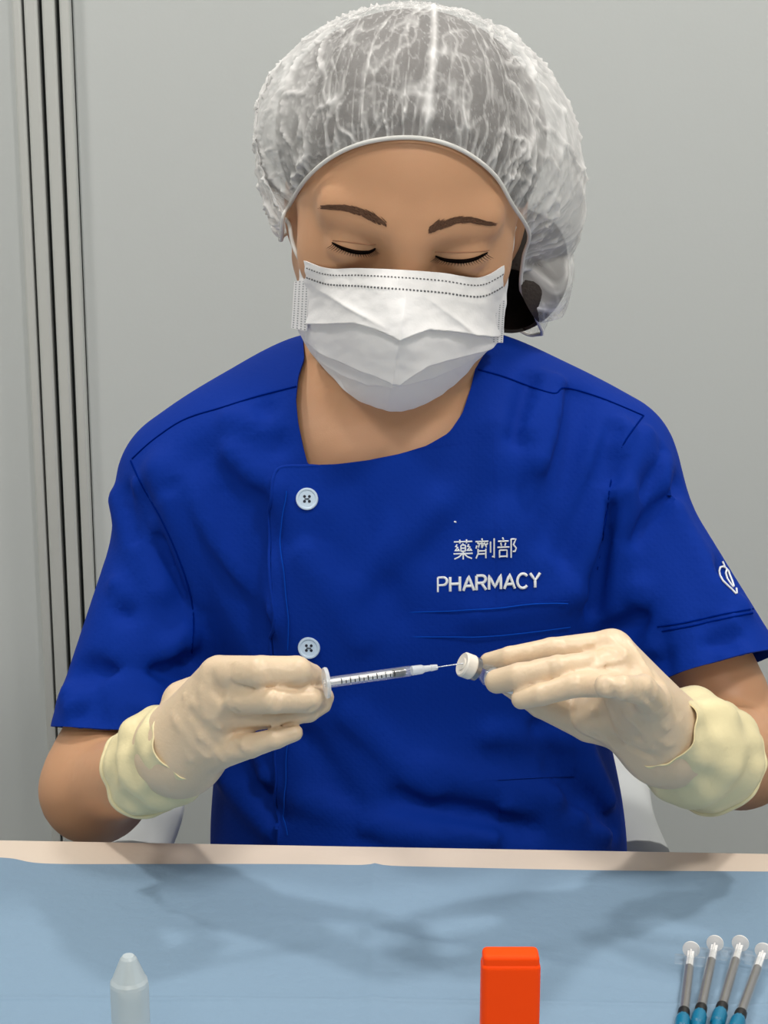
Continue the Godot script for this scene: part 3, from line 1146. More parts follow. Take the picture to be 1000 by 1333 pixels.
func scrubs(t: Node3D) -> void:
	torso(cloth, 0.0)
	var ls := at(232, 640, -0.16)
	var lh := at(168, 922, -0.105)
	cloth.cone(ls, lh + (lh - ls) * 0.12, rad(62, ls), rad(93, lh), 0.022)
	var rs := at(800, 615, -0.16)
	var rh := at(908, 854, -0.10)
	cloth.cone(rs, rh + (rh - rs) * 0.12, rad(62, rs), rad(99, rh), 0.022)
	var bare := Field.new()
	bare.prims = cloth.prims.duplicate()
	for q in [[292, 740, 302, 900], [762, 730, 778, 860]]:
		cloth.prims.insert(2, null)
		var flank := Field.new()
		flank.cone(at(q[0], q[1], -0.15), at(q[2], q[3], -0.15), 0.026, 0.02, 0.03)
		cloth.prims[2] = flank.prims[0]
	# folds: pixels from, to, radius in mm, height in mm
	for f in [
		[205, 612, 345, 800, 12, 5], [225, 640, 340, 830, 8, -5], [262, 596, 352, 700, 13, -5], [300, 590, 352, 640, 9, 4], [290, 650, 350, 850, 10, -4], [186, 650, 262, 800, 8, -4], [222, 650, 262, 800, 7, 4],
		[338, 650, 342, 830, 9, -5], [300, 545, 350, 556, 9, 3.5], [345, 535, 362, 580, 7, -3],
		[108, 742, 238, 828, 9, 6], [104, 775, 240, 862, 9, -7], [150, 760, 245, 840, 6, 3], [92, 850, 225, 846, 8, 6], [106, 876, 240, 872, 9, -7], [150, 650, 205, 770, 8, 4], [128, 700, 165, 800, 7, -4], [165, 640, 175, 700, 5, -3], [178, 630, 200, 690, 5, 3],
		[88, 900, 200, 922, 7, 4], [80, 800, 92, 920, 7, 3.5], [120, 890, 130, 940, 6, -3], [84, 870, 105, 930, 6, -3],
		[726, 500, 702, 600, 7, 6], [744, 512, 720, 640, 7, -4.5], [762, 520, 715, 700, 10, -5], [690, 498, 668, 570, 7, -4], [708, 492, 690, 560, 6, 3.5], [815, 560, 745, 770, 8, 5], [650, 560, 640, 690, 12, 3], [800, 560, 735, 720, 7, -4],
		[802, 600, 772, 790, 7, -8], [842, 565, 804, 640, 6, 5], [816, 640, 802, 790, 8, 6], [860, 590, 838, 640, 5, -3], [830, 770, 935, 690, 9, 5], [820, 815, 945, 745, 9, -6], [812, 850, 965, 790, 8, 5], [835, 870, 960, 830, 7, -4.5],
		[862, 600, 932, 760, 12, 3.5], [880, 630, 822, 700, 8, -4], [860, 825, 868, 880, 5, -3], [920, 810, 930, 868, 5, -2.5], [955, 805, 972, 858, 5, 2.5],
		[460, 640, 500, 760, 14, -3.5], [560, 660, 470, 760, 12, 3.5], [420, 700, 520, 800, 12, -3], [620, 800, 760, 770, 10, 3.5], [640, 640, 560, 720, 12, -2.5], [400, 720, 470, 830, 9, 2.5], [690, 640, 760, 760, 10, -3],
		[560, 1000, 720, 1040, 9, 5.5], [520, 1040, 690, 1075, 9, -6.5], [742, 930, 792, 1040, 7, 6], [700, 950, 770, 1060, 8, -6], [640, 955, 760, 960, 8, 4.5], [400, 960, 480, 1080, 10, -4], [460, 930, 560, 1030, 10, 4], [720, 1000, 800, 1080, 7, -5], [660, 1050, 790, 1085, 7, 5], [400, 1040, 560, 1090, 8, 4],
		[290, 1010, 350, 1080, 7, 5.5], [300, 970, 366, 1060, 7, -6], [760, 1060, 820, 1095, 7, 5], [480, 1075, 640, 1090, 7, 5], [270, 880, 340, 960, 8, -5], [265, 930, 345, 1010, 7, 5]]:
		cloth.fold(trace(bare, f[0], f[1]), trace(bare, f[2], f[3]), f[4] * 0.001, f[5] * 0.0016)
	var m := nets(cloth, Vector3(-0.32, 0.50, -0.32), Vector3(0.33, 1.06, 0.06), 0.0043)
	# neck opening
	var hole := PackedVector2Array([Vector2(396, 466), Vector2(388, 490), Vector2(385, 520), Vector2(388, 550), Vector2(394, 580), Vector2(401, 606), Vector2(440, 604), Vector2(480, 599), Vector2(520, 591), Vector2(556, 580), Vector2(585, 563), Vector2(602, 538), Vector2(613, 505), Vector2(620, 475), Vector2(626, 452), Vector2(640, 300), Vector2(385, 300)])
	var neck := func(p: Vector3) -> float:
		var q := pix(p)
		if q.x < 360 or q.x > 660 or q.y > 630:
			return 0.02
		var best := 1e9
		for i in hole.size():
			var c := Geometry2D.get_closest_point_to_segment(q, hole[i], hole[(i + 1) % hole.size()])
			best = minf(best, c.distance_to(q))
		return (-best if Geometry2D.is_point_in_polygon(q, hole) else best) * 0.0005
	m = clip(m, neck)
	# open sleeve ends
	for s in [[lh, (lh - ls).normalized(), [70, 946], [170, 952]], [rh, (rh - rs).normalized(), [862, 890], [1000, 851]]]:
		var c: Vector3 = s[0]
		var axis: Vector3 = s[1]
		var a := at(s[2][0], s[2][1], c.z + 0.01)
		var b := at(s[3][0], s[3][1], c.z + 0.01)
		var n := (b - a).cross(axis.cross(b - a)).normalized()
		n = (axis - (b - a).normalized() * axis.dot((b - a).normalized())).normalized()
		var sleeve: Prim = bare.prims[bare.prims.size() - (2 if c.x < 0 else 1)]
		var hem := func(p: Vector3) -> float:
			if p.distance_to(c) > 0.15 or sleeve.dist(p) > minf(bare.prims[0].dist(p), bare.prims[1].dist(p)):
				return 0.02
			return -(p - a).dot(n)
		m = clip(m, hem)
	var waist := func(p: Vector3) -> float: return p.y - 0.53
	m = clip(m, waist)
	var top := obj("scrub_top", shell([m[0].duplicate(), m[1].duplicate()], 0.0016), M.scrub, t)
	var shown := func(p: Vector3) -> float: return p.z + 0.15
	# overlapping front panel with its left edge and clipped corner
	var lift := func(p: Vector3) -> float: return 0.0006 + 0.0050 * (1.0 - smoothstep(400.0, 640.0, pix(p).x))
	obj("front_flap", patch(m, [shown, half(366, 1130, 355, 625), half(352, 632, 366, 610), half(352, 612, 420, 603), half(640, 400, 650, 1130)], lift, 0.0034), M.scrub, top)
	var edge_r := []
	for i in 91:
		edge_r.append(0.0013 * clampf(i / 9.0, 0.1, 1.0))
	obj("flap_edge", tube(path_on(cloth, [[432, 608], [400, 608.5], [370, 610.5], [357, 624], [357, 660], [358, 740], [360, 850], [363, 960], [366, 1096]], 90, 0.0045), edge_r, 8), M.scrub, top)
	var plift := func(_p: Vector3) -> float: return 0.0008
	obj("chest_pocket", patch(m, [shown, half(518, 1030, 519, 793), half(519, 793, 741, 781), half(741, 781, 748, 1010), half(748, 1010, 518, 1022)], plift, 0.001), M.scrub, top)
	# seams
	for s in [[[[172, 597], [200, 572], [240, 546], [290, 530], [335, 516], [386, 503]], 40], [[[622, 481], [655, 490], [690, 503], [722, 512], [736, 505], [780, 517], [838, 541]], 40],
		[[[170, 600], [186, 634], [208, 672], [228, 715], [244, 760], [252, 800], [250, 850]], 40], [[[838, 541], [812, 578], [797, 620], [788, 680], [778, 740], [768, 790]], 40],
		[[[856, 816], [890, 811], [940, 800], [984, 792]], 24], [[[862, 822], [900, 815], [940, 806], [980, 798]], 24]]:
		obj("seam", tube(path_on(cloth, s[0], s[1], 0.0), 0.0006, 6), M.scrub_thread, top)
	for s in [[[[373, 640], [376, 760], [380, 840]], 30, 0.0068], [[[378, 960], [381, 1085]], 20, 0.0068], [[[521, 796], [630, 793], [690, 786], [738, 784]], 30, 0.0022], [[[522, 828], [640, 826], [740, 815]], 30, 0.0021]]:
		obj("stitch_line", tube(path_on(cloth, s[0], s[1], s[2]), 0.0004, 5), M.scrub_stitch, top)
	# buttons
	for q in [[401, 650], [404, 840]]:
		var p := trace(cloth, q[0], q[1])
		var n := slope(cloth, p).slerp(Vector3(0, 0.2, 0.98), 0.5)
		var u := n.cross(Vector3.RIGHT).normalized()
		var f := Transform3D(Basis(u.cross(n).normalized() * -1.0, n, u).orthonormalized(), p + n * 0.005)
		var r := rad(14.5, p)
		var b := obj("button", lathe([Vector2(0, 0), Vector2(r * 0.9, 0), Vector2(r, 0.0008), Vector2(r, 0.0016), Vector2(r * 0.94, 0.0024), Vector2(r * 0.82, 0.0024), Vector2(r * 0.72, 0.0017), Vector2(0, 0.0016)], 40, f), M.button_plastic, top)
		b.set_meta("label", "pale blue four hole button")
		var holes := []
		for x in [-1, 1]:
			for z in [-1, 1]:
				holes.append(lathe([Vector2(0, 0.0015), Vector2(r * 0.13, 0.0015), Vector2(r * 0.13, 0.0019), Vector2(0, 0.0019)], 12, f * Transform3D(Basis.IDENTITY, Vector3(r * 0.22 * x, 0, r * 0.22 * z))))
		holes.append(tube(PackedVector3Array([f * Vector3(-r * 0.2, 0.0021, 0), f * Vector3(r * 0.2, 0.0021, 0)]), 0.00035, 5))
		obj("thread_holes", join(holes), M.button_hole, top)
	lettering(top)

func strokes(lines: Array, org: Vector2, right: Vector2, down: Vector2, r: float, top: Node3D, called: String) -> void:
	var ms := []
	for L in lines:
		var pts := []
		for i in range(0, L.size(), 2):
			var q: Vector2 = org + right * L[i] + down * L[i + 1]
			pts.append(q)
		var out := PackedVector3Array()
		for i in pts.size() - 1:
			var n := maxi(2, int(pts[i].distance_to(pts[i + 1]) / 4.0))
			for k in (n + 1 if i == pts.size() - 2 else n):
				var q: Vector2 = pts[i].lerp(pts[i + 1], float(k) / n)
				var p := trace(cloth, q.x, q.y)
				out.append(p + Vector3(0, 0.0003, 0.0009))
		ms.append(tube(out, r, 6, false, 1.0))
	obj(called, join(ms), M.white_thread, top)

func arc(cx: float, cy: float, rx: float, ry: float, a0: float, a1: float, n := 10) -> Array:
	var out := []
	for i in n + 1:
		var a := deg_to_rad(lerpf(a0, a1, float(i) / n))
		out.append_array([cx + rx * cos(a), cy - ry * sin(a)])
	return out

func lettering(top: Node3D) -> void:
	# letters in a box of width 10, height 14
	var abc := {
		"P": [[0, 14, 0, 0], [0, 0, 5, 0] + arc(5, 3.8, 4, 3.8, 90, -90) + [0, 7.6]], "H": [[0, 0, 0, 14], [9.5, 0, 9.5, 14], [0, 7, 9.5, 7]],
		"A": [[0, 14, 5.2, 0, 10.4, 14], [2, 9.6, 8.4, 9.6]], "R": [[0, 14, 0, 0], [0, 0, 5, 0] + arc(5, 3.6, 4, 3.6, 90, -90) + [0, 7.2], [5, 7.2, 9.4, 14]],
		"M": [[0, 14, 0, 0, 5.8, 12, 11.6, 0, 11.6, 14]], "C": [arc(5.4, 7, 5.4, 7, 42, 318, 16)], "Y": [[0, 0, 4.9, 7, 9.8, 0], [4.9, 7, 4.9, 14]]}
	var wide := {"P": 12.2, "H": 13.0, "A": 12.9, "R": 12.4, "M": 15.0, "C": 12.6, "Y": 10.0}
	var x := 0.0
	var all := []
	for ch in "PHARMACY":
		for L in abc[ch]:
			var s: Array = L.duplicate()
			for i in range(0, s.size(), 2):
				s[i] += x
			all.append(s)
		x += wide[ch]
	var k := 133.0 / (x - 0.2)
	strokes(all, Vector2(570, 752), Vector2(k, -k * 0.045), Vector2(0.0, 1.33), 0.00095, top, "word_lettering")
	var yao := [[1, 3.4, 23, 3.4], [8, 1, 8, 5.5], [16, 1, 16, 5.5], [12, 5.5, 11, 7.5], [9.3, 7.5, 9.3, 14.5], [14.7, 7.5, 14.7, 14.5], [9.3, 7.5, 14.7, 7.5], [9.3, 11, 14.7, 11], [9.3, 14.5, 14.7, 14.5],
		[5, 6.5, 2.5, 9, 6, 9.5, 2, 14, 7, 13.5], [6, 11.5, 7.5, 14.5], [19, 6.5, 17, 9, 20.5, 9.5, 16.5, 14, 21.5, 13.5], [20.5, 11.5, 22.5, 14.5], [0.5, 17.3, 23.5, 17.3], [12, 14.5, 12, 24], [11, 17.5, 7, 21, 1.5, 23.3], [13, 17.5, 17, 21, 22.5, 23.3]]
	var ji := [[8, 0.5, 8.5, 3], [0.5, 4, 16, 4], [2.5, 6, 5, 6, 4, 11], [2, 8.5, 1, 12], [8, 5, 8, 11], [6, 6.5, 10.5, 6.5, 8, 11.5], [11, 5.5, 13.5, 11], [15, 6, 12.5, 9.5], [3.5, 12.5, 3.5, 18, 1, 23.5], [12.8, 12.5, 12.8, 23.5], [3.5, 15, 12.8, 15], [3.5, 18.5, 12.8, 18.5], [18.5, 4.5, 18.5, 17], [22.8, 1, 22.8, 23.3, 20.5, 21.5]]
	var bu := [[6.5, 0.5, 7.5, 3.2], [1, 4.6, 13.5, 4.6], [4.2, 6.5, 5.2, 10], [10.3, 6.5, 9.2, 10], [0.3, 11.6, 14.5, 11.6], [2.8, 15, 2.8, 23.5], [2.8, 15, 11.8, 15, 11.8, 23.5], [2.8, 22.2, 11.8, 22.2], [16.8, 2, 16.8, 24], [16.8, 2.5, 22.5, 2.5, 19.5, 9, 22.8, 13, 21.5, 17, 18.8, 16.8]]
	var o := Vector2(590, 702)
	for c in [yao, ji, bu]:
		strokes(c, o, Vector2(1.08, -0.035), Vector2(0.0, 1.12), 0.00052, top, "character_lettering")
		o += Vector2(28.6, -1.1)
	strokes([[0, 0, 3, 1]], Vector2(591, 679), Vector2(1, 0), Vector2(0, 1), 0.0006, top, "loose_thread")
	# heart and crown outline on the sleeve
	strokes([[4.5, 0, 7.5, 7], [8, 8, 5, 6.5, 1.5, 7.5, 0, 12, 1, 18, 5, 25, 11, 31, 17, 36.5, 22, 42], [8, 8, 12, 12, 9.5, 11.5, 8.5, 15, 10.5, 22, 15, 29, 18, 33], [12, 12, 14, 18, 17, 25, 19, 32], [23, 41, 22.5, 35]], Vector2(936, 731), Vector2(1, 0), Vector2(0, 1), 0.0007, top, "sleeve_emblem")

func finger(f: Field, pts: Array, k: float) -> void:
	for i in pts.size() - 1:
		var a := at(pts[i][0], pts[i][1], pts[i][2])
		var b := at(pts[i + 1][0], pts[i + 1][1], pts[i + 1][2])
		f.cone(a, b, rad(pts[i][3], a), rad(pts[i + 1][3], b), k if i == 0 or k > 0.01 else 0.0012)

func glove(t: Node3D, label: String, fingers: Array, palm: Array, cuff: Array, wrinkles: Array, lo: Vector3, hi: Vector3) -> void:
	var f := Field.new()
	for q in palm:
		finger(f, q, 0.014)
	for q in fingers:
		finger(f, q, 0.0035)
	for w in wrinkles:
		f.fold(trace(f, w[0], w[1]), trace(f, w[2], w[3]), w[4] * 0.0008, w[5] * 0.0008)
	# the glove ends where the cuff begins
	var a := at(cuff[0][0], cuff[0][1], cuff[0][2])
	var b := at(cuff[1][0], cuff[1][1], cuff[1][2])
	var axis := (b - a).normalized()
	var m := nets(f, lo, hi, 0.0017)
	var end := a.lerp(b, 0.55)
	var cut := func(p: Vector3) -> float: return (end - p).dot(axis)
	var g := obj("glove", shell(clip(m, cut), 0.0006), M.latex, t)
	g.set_meta("label", label)
	# loose cuff: a sleeve of latex with folds round it and a rolled edge
	var ra := rad(cuff[0][3], a)
	var rb := rad(cuff[1][3], b)
	var u := (Vector3(0.2, 1, 0) - axis * axis.dot(Vector3(0.2, 1, 0))).normalized()
	var w := axis.cross(u)
	var sl := func(v: float, s: float) -> Vector3:
		var th := v * TAU
		var r := lerpf(ra, rb, smoothstep(0.0, 0.55, s))
		r += 0.0016 * sin(s * 15.0 + 1.3 * sin(th + 1.0) + 0.8 * sin(2.0 * th)) * smoothstep(0.0, 0.2, s) + 0.002 * noise.get_noise_3d(cos(th) * 1.6, sin(th) * 1.6, s * 3.0 + cuff[0][0])
		r -= 0.0025 * smoothstep(0.85, 1.0, s)
		var sway: float = 0.004 * sin(th * 2.0 + 0.6) * s
		return a + axis * ((b - a).length() * s + sway) + (u * cos(th) + w * sin(th)) * r * (1.0 if cuff.size() < 3 else lerpf(1.0, cuff[2], absf(sin(th))))
	var cm := grid(96, 40, sl, true)
	var V: PackedVector3Array = cm[0]
	if normals(V, cm[1])[0].dot(V[0] - a) < 0.0:
		cm = flip(cm)
	var c := obj("cuff", shell(cm, 0.0008), M.latex_cuff, g)
	c.set_meta("label", "yellowish loose cuff")
	var ring := PackedVector3Array()
	for i in 96:
		ring.append(sl.call(i / 96.0, 1.0))
	obj("rolled_edge", tube(ring, 0.0016, 8, true), M.latex_cuff, g)

func gloves(t: Node3D) -> void:
	glove(t, "cream latex glove holding the syringe",
		[[[286, 878, .096, 25], [340, 875, .118, 21.5], [386, 874, .116, 20], [404, 881, .100, 17], [414, 886, .092, 13]],
		[[294, 910, .100, 22], [358, 912, .126, 17], [402, 911, .116, 17], [420, 908, .098, 15]],
		[[298, 936, .094, 20], [362, 933, .112, 14], [402, 926, .110, 14], [420, 917, .102, 12]],
		[[284, 978, .088, 24], [326, 971, .112, 16], [360, 961, .118, 13.5], [383, 954, .117, 11.5]],
		[[240, 915, .055, 30], [300, 885, .062, 22], [370, 880, .072, 17], [410, 886, .082, 14]]],
		[[[230, 972, .066, 46], [284, 882, .090, 27]], [[232, 975, .066, 46], [290, 908, .097, 26]], [[235, 980, .066, 44], [292, 935, .092, 26]], [[238, 985, .066, 40], [276, 970, .086, 26]], [[215, 980, .05, 42], [238, 972, .066, 44]]],
		[[246, 962, .078, 52], [190, 1002, .036, 62], 1.0],
		[[298, 890, 366, 897, 1.6, -1.6], [366, 897, 414, 900, 1.6, -1.4], [306, 926, 410, 922, 1.6, -1.4], [306, 953, 384, 943, 1.8, -1.8], [256, 875, 268, 935, 2, 1.2], [240, 905, 262, 960, 2, 1.3], [225, 930, 248, 990, 1.8, 1.2], [262, 915, 300, 965, 1.8, 1.4], [300, 905, 312, 930, 1.6, -1.2],
		[275, 880, 300, 930, 3.5, -1.6], [262, 900, 290, 960, 4, 1.6], [300, 868, 302, 890, 2.5, -1.4], [318, 866, 316, 884, 2, 0.8], [362, 900, 360, 920, 2, -1.5], [300, 940, 250, 915, 3, 1.2], [285, 955, 320, 985, 3, -1.3], [250, 930, 300, 975, 3, -1.2], [230, 940, 270, 985, 3.5, 1.5], [260, 960, 290, 990, 3, 1.2], [280, 935, 300, 905, 3, 1.3], [345, 860, 350, 880, 2, -0.9], [385, 862, 380, 885, 2, 0.8]],
		Vector3(-0.22, 0.72, 0.0), Vector3(0.0, 0.98, 0.18))
	glove(t, "cream latex glove holding the vial",
		[[[796, 842, .082, 22], [718, 845, .090, 15], [664, 855, .086, 13.5], [636, 861, .078, 11.5]],
		[[806, 864, .094, 20], [728, 870, .110, 17.5], [676, 881, .106, 18], [647, 887, .098, 16]],
		[[814, 888, .100, 20], [748, 892, .122, 16], [706, 904, .118, 14.5], [679, 910, .112, 13.5]],
		[[848, 913, .110, 22], [838, 899, .138, 19], [808, 895, .160, 17], [789, 893, .160, 15.5]],
		[[836, 950, .06, 34], [768, 938, .058, 28], [706, 914, .062, 21], [660, 890, .070, 14]]],
		[[[868, 962, .068, 46], [796, 846, .080, 25]], [[868, 962, .068, 46], [806, 866, .090, 26]], [[868, 965, .068, 44], [818, 890, .098, 26]], [[866, 968, .068, 42], [850, 912, .106, 24]], [[890, 972, .05, 44], [866, 962, .068, 44]], [[850, 950, .065, 40], [770, 930, .07, 28]]],
		[[856, 945, .082, 54], [934, 992, .024, 71], 1.0],
		[[634, 871, 772, 842, 1.6, -1.4], [664, 904, 790, 868, 1.6, -1.5], [770, 838, 800, 850, 1.8, 1.2], [775, 868, 812, 858, 1.8, 1.2], [788, 888, 800, 905, 1.6, -1.2], [820, 835, 850, 880, 2, 1.3], [840, 915, 868, 950, 2, 1.4], [772, 925, 800, 975, 1.8, 1.4], [745, 925, 780, 960, 1.8, -1.2], [822, 930, 850, 975, 1.8, 1.2],
		[790, 828, 812, 850, 3, 1.4], [778, 838, 775, 858, 2.5, -1.2], [815, 850, 845, 890, 4, 1.5], [800, 905, 830, 960, 3, -1.5], [815, 930, 870, 970, 3.5, 1.6], [790, 915, 815, 970, 3, 1.4], [825, 870, 800, 880, 3, -1.4], [690, 838, 688, 860, 2, -0.9], [735, 832, 733, 854, 2, -0.9], [712, 864, 716, 884, 2, -0.9], [850, 880, 885, 930, 4, -1.5], [838, 905, 860, 925, 2.5, -1.3], [800, 960, 850, 985, 3, -1.4]],
		Vector3(0.04, 0.72, 0.0), Vector3(0.25, 0.98, 0.2))

func legs(t: Node3D) -> void:
	var f := Field.new()
	var s := Field.new()
	for x in [-1.0, 1.0]:
		var hip := Vector3(0.03 + 0.085 * x, 0.53, -0.17)
		var knee := Vector3(0.03 + 0.12 * x, 0.52, 0.22)
		var foot := Vector3(0.03 + 0.12 * x, 0.12, 0.20)
		f.cone(hip, knee, 0.083, 0.062, 0.03)
		f.cone(knee, foot, 0.062, 0.05, 0.02)
		s.cone(Vector3(foot.x, 0.05, 0.19), Vector3(foot.x, 0.04, 0.33), 0.042, 0.036, 0.02)
		s.cone(Vector3(foot.x, 0.06, 0.19), Vector3(foot.x, 0.13, 0.20), 0.042, 0.042, 0.02)
	obj("scrub_trousers", nets(f, Vector3(-0.25, 0.02, -0.3), Vector3(0.3, 0.68, 0.34), 0.012), M.scrub, t)
	for x in [-0.20, 0.04]:
		obj("shoe", nets(s, Vector3(x, 0.0, 0.1), Vector3(x + 0.22, 0.2, 0.42), 0.008), M.shoe, t)

# ---------------------------------------------------------------- syringes, vial and the things on the table
func aim(a: Vector3, b: Vector3, back := Vector3(0, 0.25, 1)) -> Transform3D:      # y runs from a to b
	var y := (b - a).normalized()
	var z := (back - y * back.dot(y)).normalized()
	return Transform3D(Basis(y.cross(z), y, z), a)

func table_things() -> void:
	# the syringe in hand: flange, barrel, plunger, stopper, hub, needle
	var a := at(424, 889, 0.113)
	var b := at(597, 864.5, 0.090)
	var f := aim(a, b)
	var len_px := (b - a).length() / 175.0
	var t := thing("syringe", "clear syringe held in the gloved hand, needle pushed into the vial", "syringe", a, f.basis)
	var R := rad(7.2, a)
	var L := 116.0 * len_px
	obj("barrel", lathe([Vector2(R * 0.8, 0), Vector2(R, 0), Vector2(R, L - 0.003), Vector2(R * 0.75, L), Vector2(R * 0.55, L), Vector2(R * 0.8, L - 0.004), Vector2(R * 0.8, 0)], 32, f), M.clear_plastic, t)
	obj("finger_flange", lathe([Vector2(R * 0.8, -0.0006), Vector2(R * 2.6, -0.0006), Vector2(R * 2.7, 0.0004), Vector2(R * 2.6, 0.0014), Vector2(R * 0.8, 0.0014), Vector2(R * 0.8, -0.0006)], 32, f, 1.06, 0.72), M.milky_plastic, t)
	obj("plunger_rod", join([rbox(Vector3(R * 1.1, L - 0.01, R * 0.22), 0.0003, f * Transform3D(Basis.IDENTITY, Vector3(0, L * 0.5 - 0.006, 0))), rbox(Vector3(R * 0.22, L - 0.01, R * 1.1), 0.0003, f * Transform3D(Basis.IDENTITY, Vector3(0, L * 0.5 - 0.006, 0)))]), M.white_plastic, t)
	obj("stopper", lathe([Vector2(0, L - 0.0125), Vector2(R * 0.7, L - 0.0125), Vector2(R * 0.8, L - 0.0118), Vector2(R * 0.72, L - 0.0108), Vector2(R * 0.8, L - 0.0095), Vector2(R * 0.8, L - 0.0065), Vector2(R * 0.7, L - 0.0055), Vector2(0, L - 0.0045)], 28, f), M.grey_rubber, t)
	obj("needle_hub", lathe([Vector2(0, L - 0.0015), Vector2(R * 0.9, L - 0.0015), Vector2(R * 0.85, L + 0.004), Vector2(R * 0.62, L + 0.0055), Vector2(R * 0.55, L + 0.009), Vector2(R * 0.62, L + 0.0092), Vector2(R * 0.5, L + 0.0128), Vector2(0, L + 0.0130)], 24, f), M.milky_plastic, t)
	obj("needle", tube(PackedVector3Array([f * Vector3(0, L + 0.012, 0), f * Vector3(0, (b - a).length() + 0.004, 0)]), 0.00032, 8), M.needle_steel, t)
	var ticks := []
	for i in 13:
		var y := 0.008 + i * (L - 0.020) / 12.0
		var long := 0.9 if i % 2 == 0 else 0.5
		var pts := PackedVector3Array()
		for k in 6:
			var g := deg_to_rad(lerpf(118, 118 - 62 * long, k / 5.0))
			pts.append(f * Vector3(-cos(g) * R * 1.012, y, sin(g) * R * 1.012))
		ticks.append(tube(pts, 0.00028, 4))
	obj("graduation_marks", join(ticks), M.ink, t)
	# the vial
	var va := at(601, 864, 0.088)
	var vb := at(660, 886, 0.080)
	var vf := aim(va, vb)
	var v := thing("vial", "small glass vial with an off white cap pinched between gloved fingers", "vial", va, vf.basis)
	var vr := rad(16.5, va)
	obj("cap", lathe([Vector2(0, 0.0), Vector2(vr * 0.5, 0.0), Vector2(vr * 0.52, 0.0006), Vector2(vr * 0.9, 0.0002), Vector2(vr, 0.001), Vector2(vr, 0.0062), Vector2(vr * 0.92, 0.007), Vector2(0, 0.007)], 36, vf), M.vial_cap, v)
	obj("crimp_ring", lathe([Vector2(0, 0.0068), Vector2(vr * 0.94, 0.0068), Vector2(vr * 0.94, 0.0096), Vector2(vr * 0.62, 0.0106), Vector2(0, 0.0106)], 36, vf), M.crimp, v)
	obj("glass", lathe([Vector2(0, 0.0104), Vector2(vr * 0.6, 0.0104), Vector2(vr * 0.58, 0.0125), Vector2(vr * 0.75, 0.0145), Vector2(vr * 0.98, 0.017), Vector2(vr * 1.0, 0.019), Vector2(vr, 0.036), Vector2(vr * 0.9, 0.0375), Vector2(0, 0.0375)], 36, vf), M.clear_plastic, v)
	obj("liquid", lathe([Vector2(0, 0.016), Vector2(vr * 0.85, 0.018), Vector2(vr * 0.88, 0.035), Vector2(0, 0.036)], 30, vf), M.milky_plastic, v)
	# orange box
	var box_top := at(665, 1239, 0.262)
	var hh := box_top.y - TABLE_Y - 0.003
	var bw := rad(77, box_top)
	var bc := Vector3(box_top.x, TABLE_Y + 0.003 + hh / 2, 0.262)
	var bt := thing("orange_container", "tall bright orange plastic container standing on the blue sheet", "container", Vector3(bc.x, TABLE_Y + 0.003, bc.z))
	obj("body", rbox(Vector3(bw, hh - 0.003, 0.012), 0.003, Transform3D(Basis.IDENTITY, bc - Vector3(0, 0.0015, 0))), M.orange_plastic, bt)
	obj("lid", rbox(Vector3(bw * 0.955, 0.008, 0.0105), 0.0022, Transform3D(Basis.IDENTITY, Vector3(bc.x, TABLE_Y + 0.003 + hh - 0.0035, bc.z))), M.orange_plastic, bt)
	# frosted tube
	var tt := at(167, 1244, 0.265)
	var th := tt.y - TABLE_Y - 0.003
	var tr := rad(25.5, tt)
	var fr := Transform3D(Basis.IDENTITY, Vector3(tt.x, TABLE_Y + 0.003, tt.z))
	var ft := thing("plastic_ampoule", "small frosted clear plastic ampoule standing upright on the blue sheet", "ampoule", fr.origin)
	obj("shell", lathe([Vector2(0, 0), Vector2(tr * 0.92, 0), Vector2(tr, 0.0012), Vector2(tr, th - 0.0135), Vector2(tr * 0.97, th - 0.012), Vector2(tr * 0.86, th - 0.0105), Vector2(tr * 0.42, th - 0.0012), Vector2(tr * 0.30, th), Vector2(0, th)], 12, fr), M.frosted, ft)
	obj("inner_tip", lathe([Vector2(0, th - 0.03), Vector2(tr * 0.62, th - 0.03), Vector2(tr * 0.62, th - 0.018), Vector2(tr * 0.35, th - 0.0165), Vector2(tr * 0.3, th - 0.012), Vector2(tr * 0.12, th - 0.004), Vector2(0, th - 0.0035)], 20, fr), M.frosted, ft)
	# four filled syringes in a fan
	var labels := ["filled syringe with teal cap on the sheet, the one nearest the orange container", "second filled syringe counting away from the orange container, teal cap, dark contents", "third filled syringe counting away from the orange container, teal cap, dark contents", "filled syringe with teal cap lying at the picture edge, most slanted of the four"]
	var at_px := [[900, 1236, 890, 1322], [931, 1228, 912, 1317], [964, 1228, 939, 1315], [994, 1238, 963, 1324]]
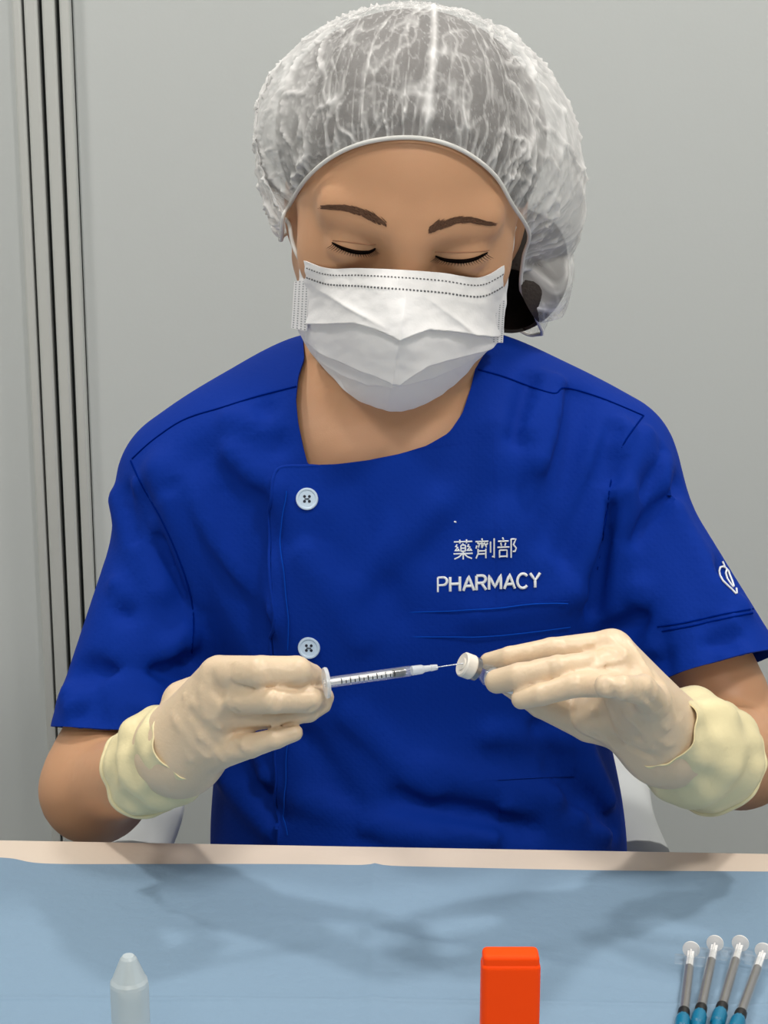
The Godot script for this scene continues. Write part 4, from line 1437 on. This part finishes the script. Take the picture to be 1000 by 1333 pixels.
	for i in 4:
		var q: Array = at_px[i]
		var sa := on_y(q[0], q[1], TABLE_Y + 0.0075)
		var sb := on_y(q[2], q[3], TABLE_Y + 0.0062)
		var sf := aim(sa, sb, Vector3.UP)
		var s := thing("filled_syringe", labels[i], "syringe", sa, sf.basis, "filled syringes fanned out on the blue sheet")
		var r := 0.0027
		var n := (sb - sa).length()
		obj("thumb_rest", lathe([Vector2(0, -0.0012), Vector2(r * 1.55, -0.0012), Vector2(r * 1.65, -0.0006), Vector2(r * 1.65, 0.0003), Vector2(0, 0.0003)], 28, sf), M.white_plastic, s)
		obj("plunger_rod", join([rbox(Vector3(r * 1.3, n - 0.004, r * 0.35), 0.0003, sf * Transform3D(Basis.IDENTITY, Vector3(0, n * 0.5, 0))), rbox(Vector3(r * 0.35, n - 0.004, r * 1.2), 0.0003, sf * Transform3D(Basis.IDENTITY, Vector3(0, n * 0.5, 0)))]), M.white_plastic, s)
		obj("finger_flange", rbox(Vector3(0.0155, 0.0012, 0.0056), 0.0005, sf * Transform3D(Basis.IDENTITY, Vector3(0, 0.0115, 0))), M.clear_plastic, s)
		obj("barrel", lathe([Vector2(r * 0.82, 0.011), Vector2(r, 0.011), Vector2(r, n + 0.001), Vector2(r * 0.82, n + 0.001), Vector2(r * 0.82, 0.011)], 24, sf), M.clear_plastic, s)
		obj("dose", lathe([Vector2(0, 0.0185), Vector2(r * 0.8, 0.0185), Vector2(r * 0.8, n - 0.004), Vector2(0, n - 0.004)], 20, sf), M.dose, s)
		obj("stopper", lathe([Vector2(0, n - 0.0042), Vector2(r * 1.05, n - 0.0042), Vector2(r * 1.1, n - 0.002), Vector2(r * 1.05, n + 0.0012), Vector2(0, n + 0.0012)], 20, sf), M.rubber, s)
		obj("needle_cap", lathe([Vector2(0, n + 0.0008), Vector2(r * 1.05, n + 0.0008), Vector2(r * 1.35, n + 0.004), Vector2(r * 1.35, n + 0.012), Vector2(r, n + 0.013), Vector2(r * 0.8, n + 0.040), Vector2(0, n + 0.041)], 10, sf), M.blue_hub, s)
